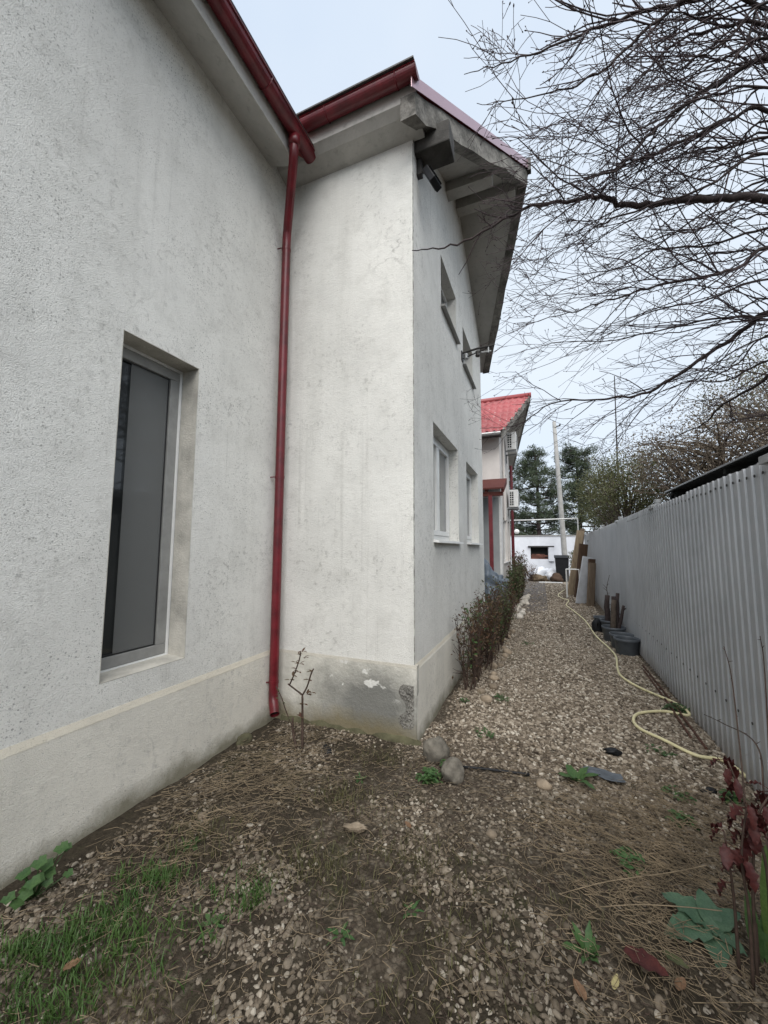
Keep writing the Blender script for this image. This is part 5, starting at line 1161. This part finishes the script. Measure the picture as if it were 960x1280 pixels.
def bl(px, py, y, rx, ry, rz): c = P(px, py, 1, y); return (c[0], c[1], c[2], rx, ry, rz)
leafy('olive_bush', (2.3, 12.3), 3.6, [bl(775, 610, 12.3, .75, .9, 1.0), bl(800, 600, 11.5, .8, .9, .95), bl(760, 640, 13.5, .6, .9, .8), bl(830, 620, 11.0, .7, .8, .7)], 420, 26, .035, .11, 'olive', 'dense olive green bush rising right behind the metal fence', seed=3, cat='bush')
leafy('olive_bush', (2.5, 15.5), 3.6, [bl(742, 625, 16, .6, .8, 1.0), bl(755, 600, 16, .7, .8, 1.0)], 260, 22, .04, .13, 'olive', 'paler olive bush behind the fence next to the planks', seed=4, cat='bush')
leafy('brown_tree', (3.4, 9.6), 4.6, [bl(850, 575, 9.6, 1.1, .9, .75), bl(815, 565, 10.2, .7, .8, .7), bl(890, 550, 9.3, 1.0, 1.0, .8), bl(860, 600, 9.8, 1.2, .8, .5)], 420, 16, .028, .15, 'browntree', 'sparse brown leaved tree behind the fence with sky showing through', seed=5, twigs=130)
leafy('brown_tree', (5.0, 9.8), 5.4, [bl(935, 535, 9.8, 1.2, 1.0, 1.0), bl(965, 500, 9.8, 1.1, 1.0, 1.0), bl(915, 560, 9.6, .9, .9, .6), bl(905, 515, 10.2, .9, .9, .7)], 380, 16, .028, .15, 'browntree', 'taller brown olive tree rising behind the dark shed roof', seed=6, twigs=120)
leafy('green_tree', (6.2, 11.5), 6.5, [bl(945, 500, 11.5, 1.2, 1, 1.2), bl(985, 470, 11.5, 1.2, 1, 1.2)], 300, 16, .032, .16, 'olive', 'green leaved tree top behind the brown trees', seed=7)
def twigtree(name, base, H, n, label, seed):
    rr = random.Random(seed); t = thing(name, (base[0], base[1], 0), label, 'tree'); m = MB(); b0 = np.array((base[0], base[1], -.1)); top = np.array((base[0], base[1], H))
    m.tube([b0, b0*.5+top*.5, top], [.08, .05, .015], 7); m.build('trunk', 'bark_l', t); m = MB()
    for k in range(n):
        s = b0+(top-b0)*rr.uniform(.3, 1); d = np.array((rr.uniform(-1, 1), rr.uniform(-1, 1), rr.uniform(.5, 1.6))); d /= np.linalg.norm(d); e = s+d*rr.uniform(.5, 1.3); m.tube([s, (s+e)/2+np.array((0, 0, -.04)), e], [.014, .009, .003], 4, False)
        for j in range(4):
            q = s+(e-s)*rr.uniform(.3, 1); f = d+np.array((rr.uniform(-1, 1), rr.uniform(-1, 1), rr.uniform(-.2, .8)))*.8; f /= np.linalg.norm(f); m.tube([q, q+f*rr.uniform(.2, .6)], [.006, .002], 3, False)
    m.build('twigs', 'twig', t); return t
c = at(765, 580, 15); twigtree('bare_sapling', (c[0], 15), 4.2, 60, 'bare grey sapling top showing above the olive bushes', 3)
c = at(800, 560, 14); twigtree('bare_sapling', (c[0], 14), 4.3, 60, 'bare grey sapling between the olive bush and the brown tree', 4)
mast = thing('antenna_mast', (P(770, 560, 1, 14.4)[0], 14.4, 0), 'thin dark antenna mast rising above the olive bushes', 'mast')
a, b = P(772, 585, 1, 14.4), P(768, 470, 1, 14.4); d = (b-a)/(b[2]-a[2]); m = MB(); m.tube([a-d*a[2], a, b], [.03, .025, .015], 6); m.build('shaft', 'steel', mast)
for z in (6.2, 6.6): 
    q = a+d*(z-a[2]); m = MB(); m.tube([q-np.array((.35, 0, 0)), q+np.array((.35, 0, 0))], .008, 5); m.build('crossarm', 'steel', mast)
def pine(base, H, R_, label, seed):
    rr = random.Random(seed); t = thing('pine_tree', (base[0], base[1], 0), label, 'tree', 'pines beyond the whitewashed wall'); m = MB(); C = []
    q = smoothpath([(base[0], base[1], -.1), (base[0]+.15, base[1], H*.5), (base[0], base[1], H*.97)], 6); m.tube(q, np.linspace(.22, .05, len(q)), 9); z = H*.16
    while z < H*.97:
        for k in range(6):
            a = rr.uniform(0, 6.28); f = z/H; l = R_*(1.0-.6*max(0, f-.55)/.45)*rr.uniform(.35, 1.2); s = np.array((base[0], base[1], z)); e = s+np.array((math.cos(a)*l, math.sin(a)*l, rr.uniform(.0, .45)*l)); mid = (s+e)/2+np.array((0, 0, -.12*l)); m.tube([s, mid, e], [.06, .04, .012], 5, False)
            for j in range(14):
                u = rr.uniform(.45, 1.05); p = s*(1-u)**2+2*mid*u*(1-u)+e*u*u; C.append(p+np.array((rr.gauss(0, .22), rr.gauss(0, .22), rr.gauss(.06, .13))))
        z += H*.052*rr.uniform(.8, 1.2)
    m.build('trunk', 'bark', t, True); V, Fc = leaves_np(np.array(C), 22, .11, .11, .2); fastmesh('crown', V, Fc, 'pine', t); return t
for px, py, y, R_, lb, sd_ in ((668, 560, 33, 2.4, 'dark green pine beside the cream house beyond the wall', 1), (719, 560, 35, 2.7, 'broad dark pine right behind the concrete pole', 2), (628, 575, 38, 2.6, 'pine mostly hidden behind the cream house', 3)):
    c = P(px, py, 1, y); pine((c[0], y), c[2], R_, lb, sd_)
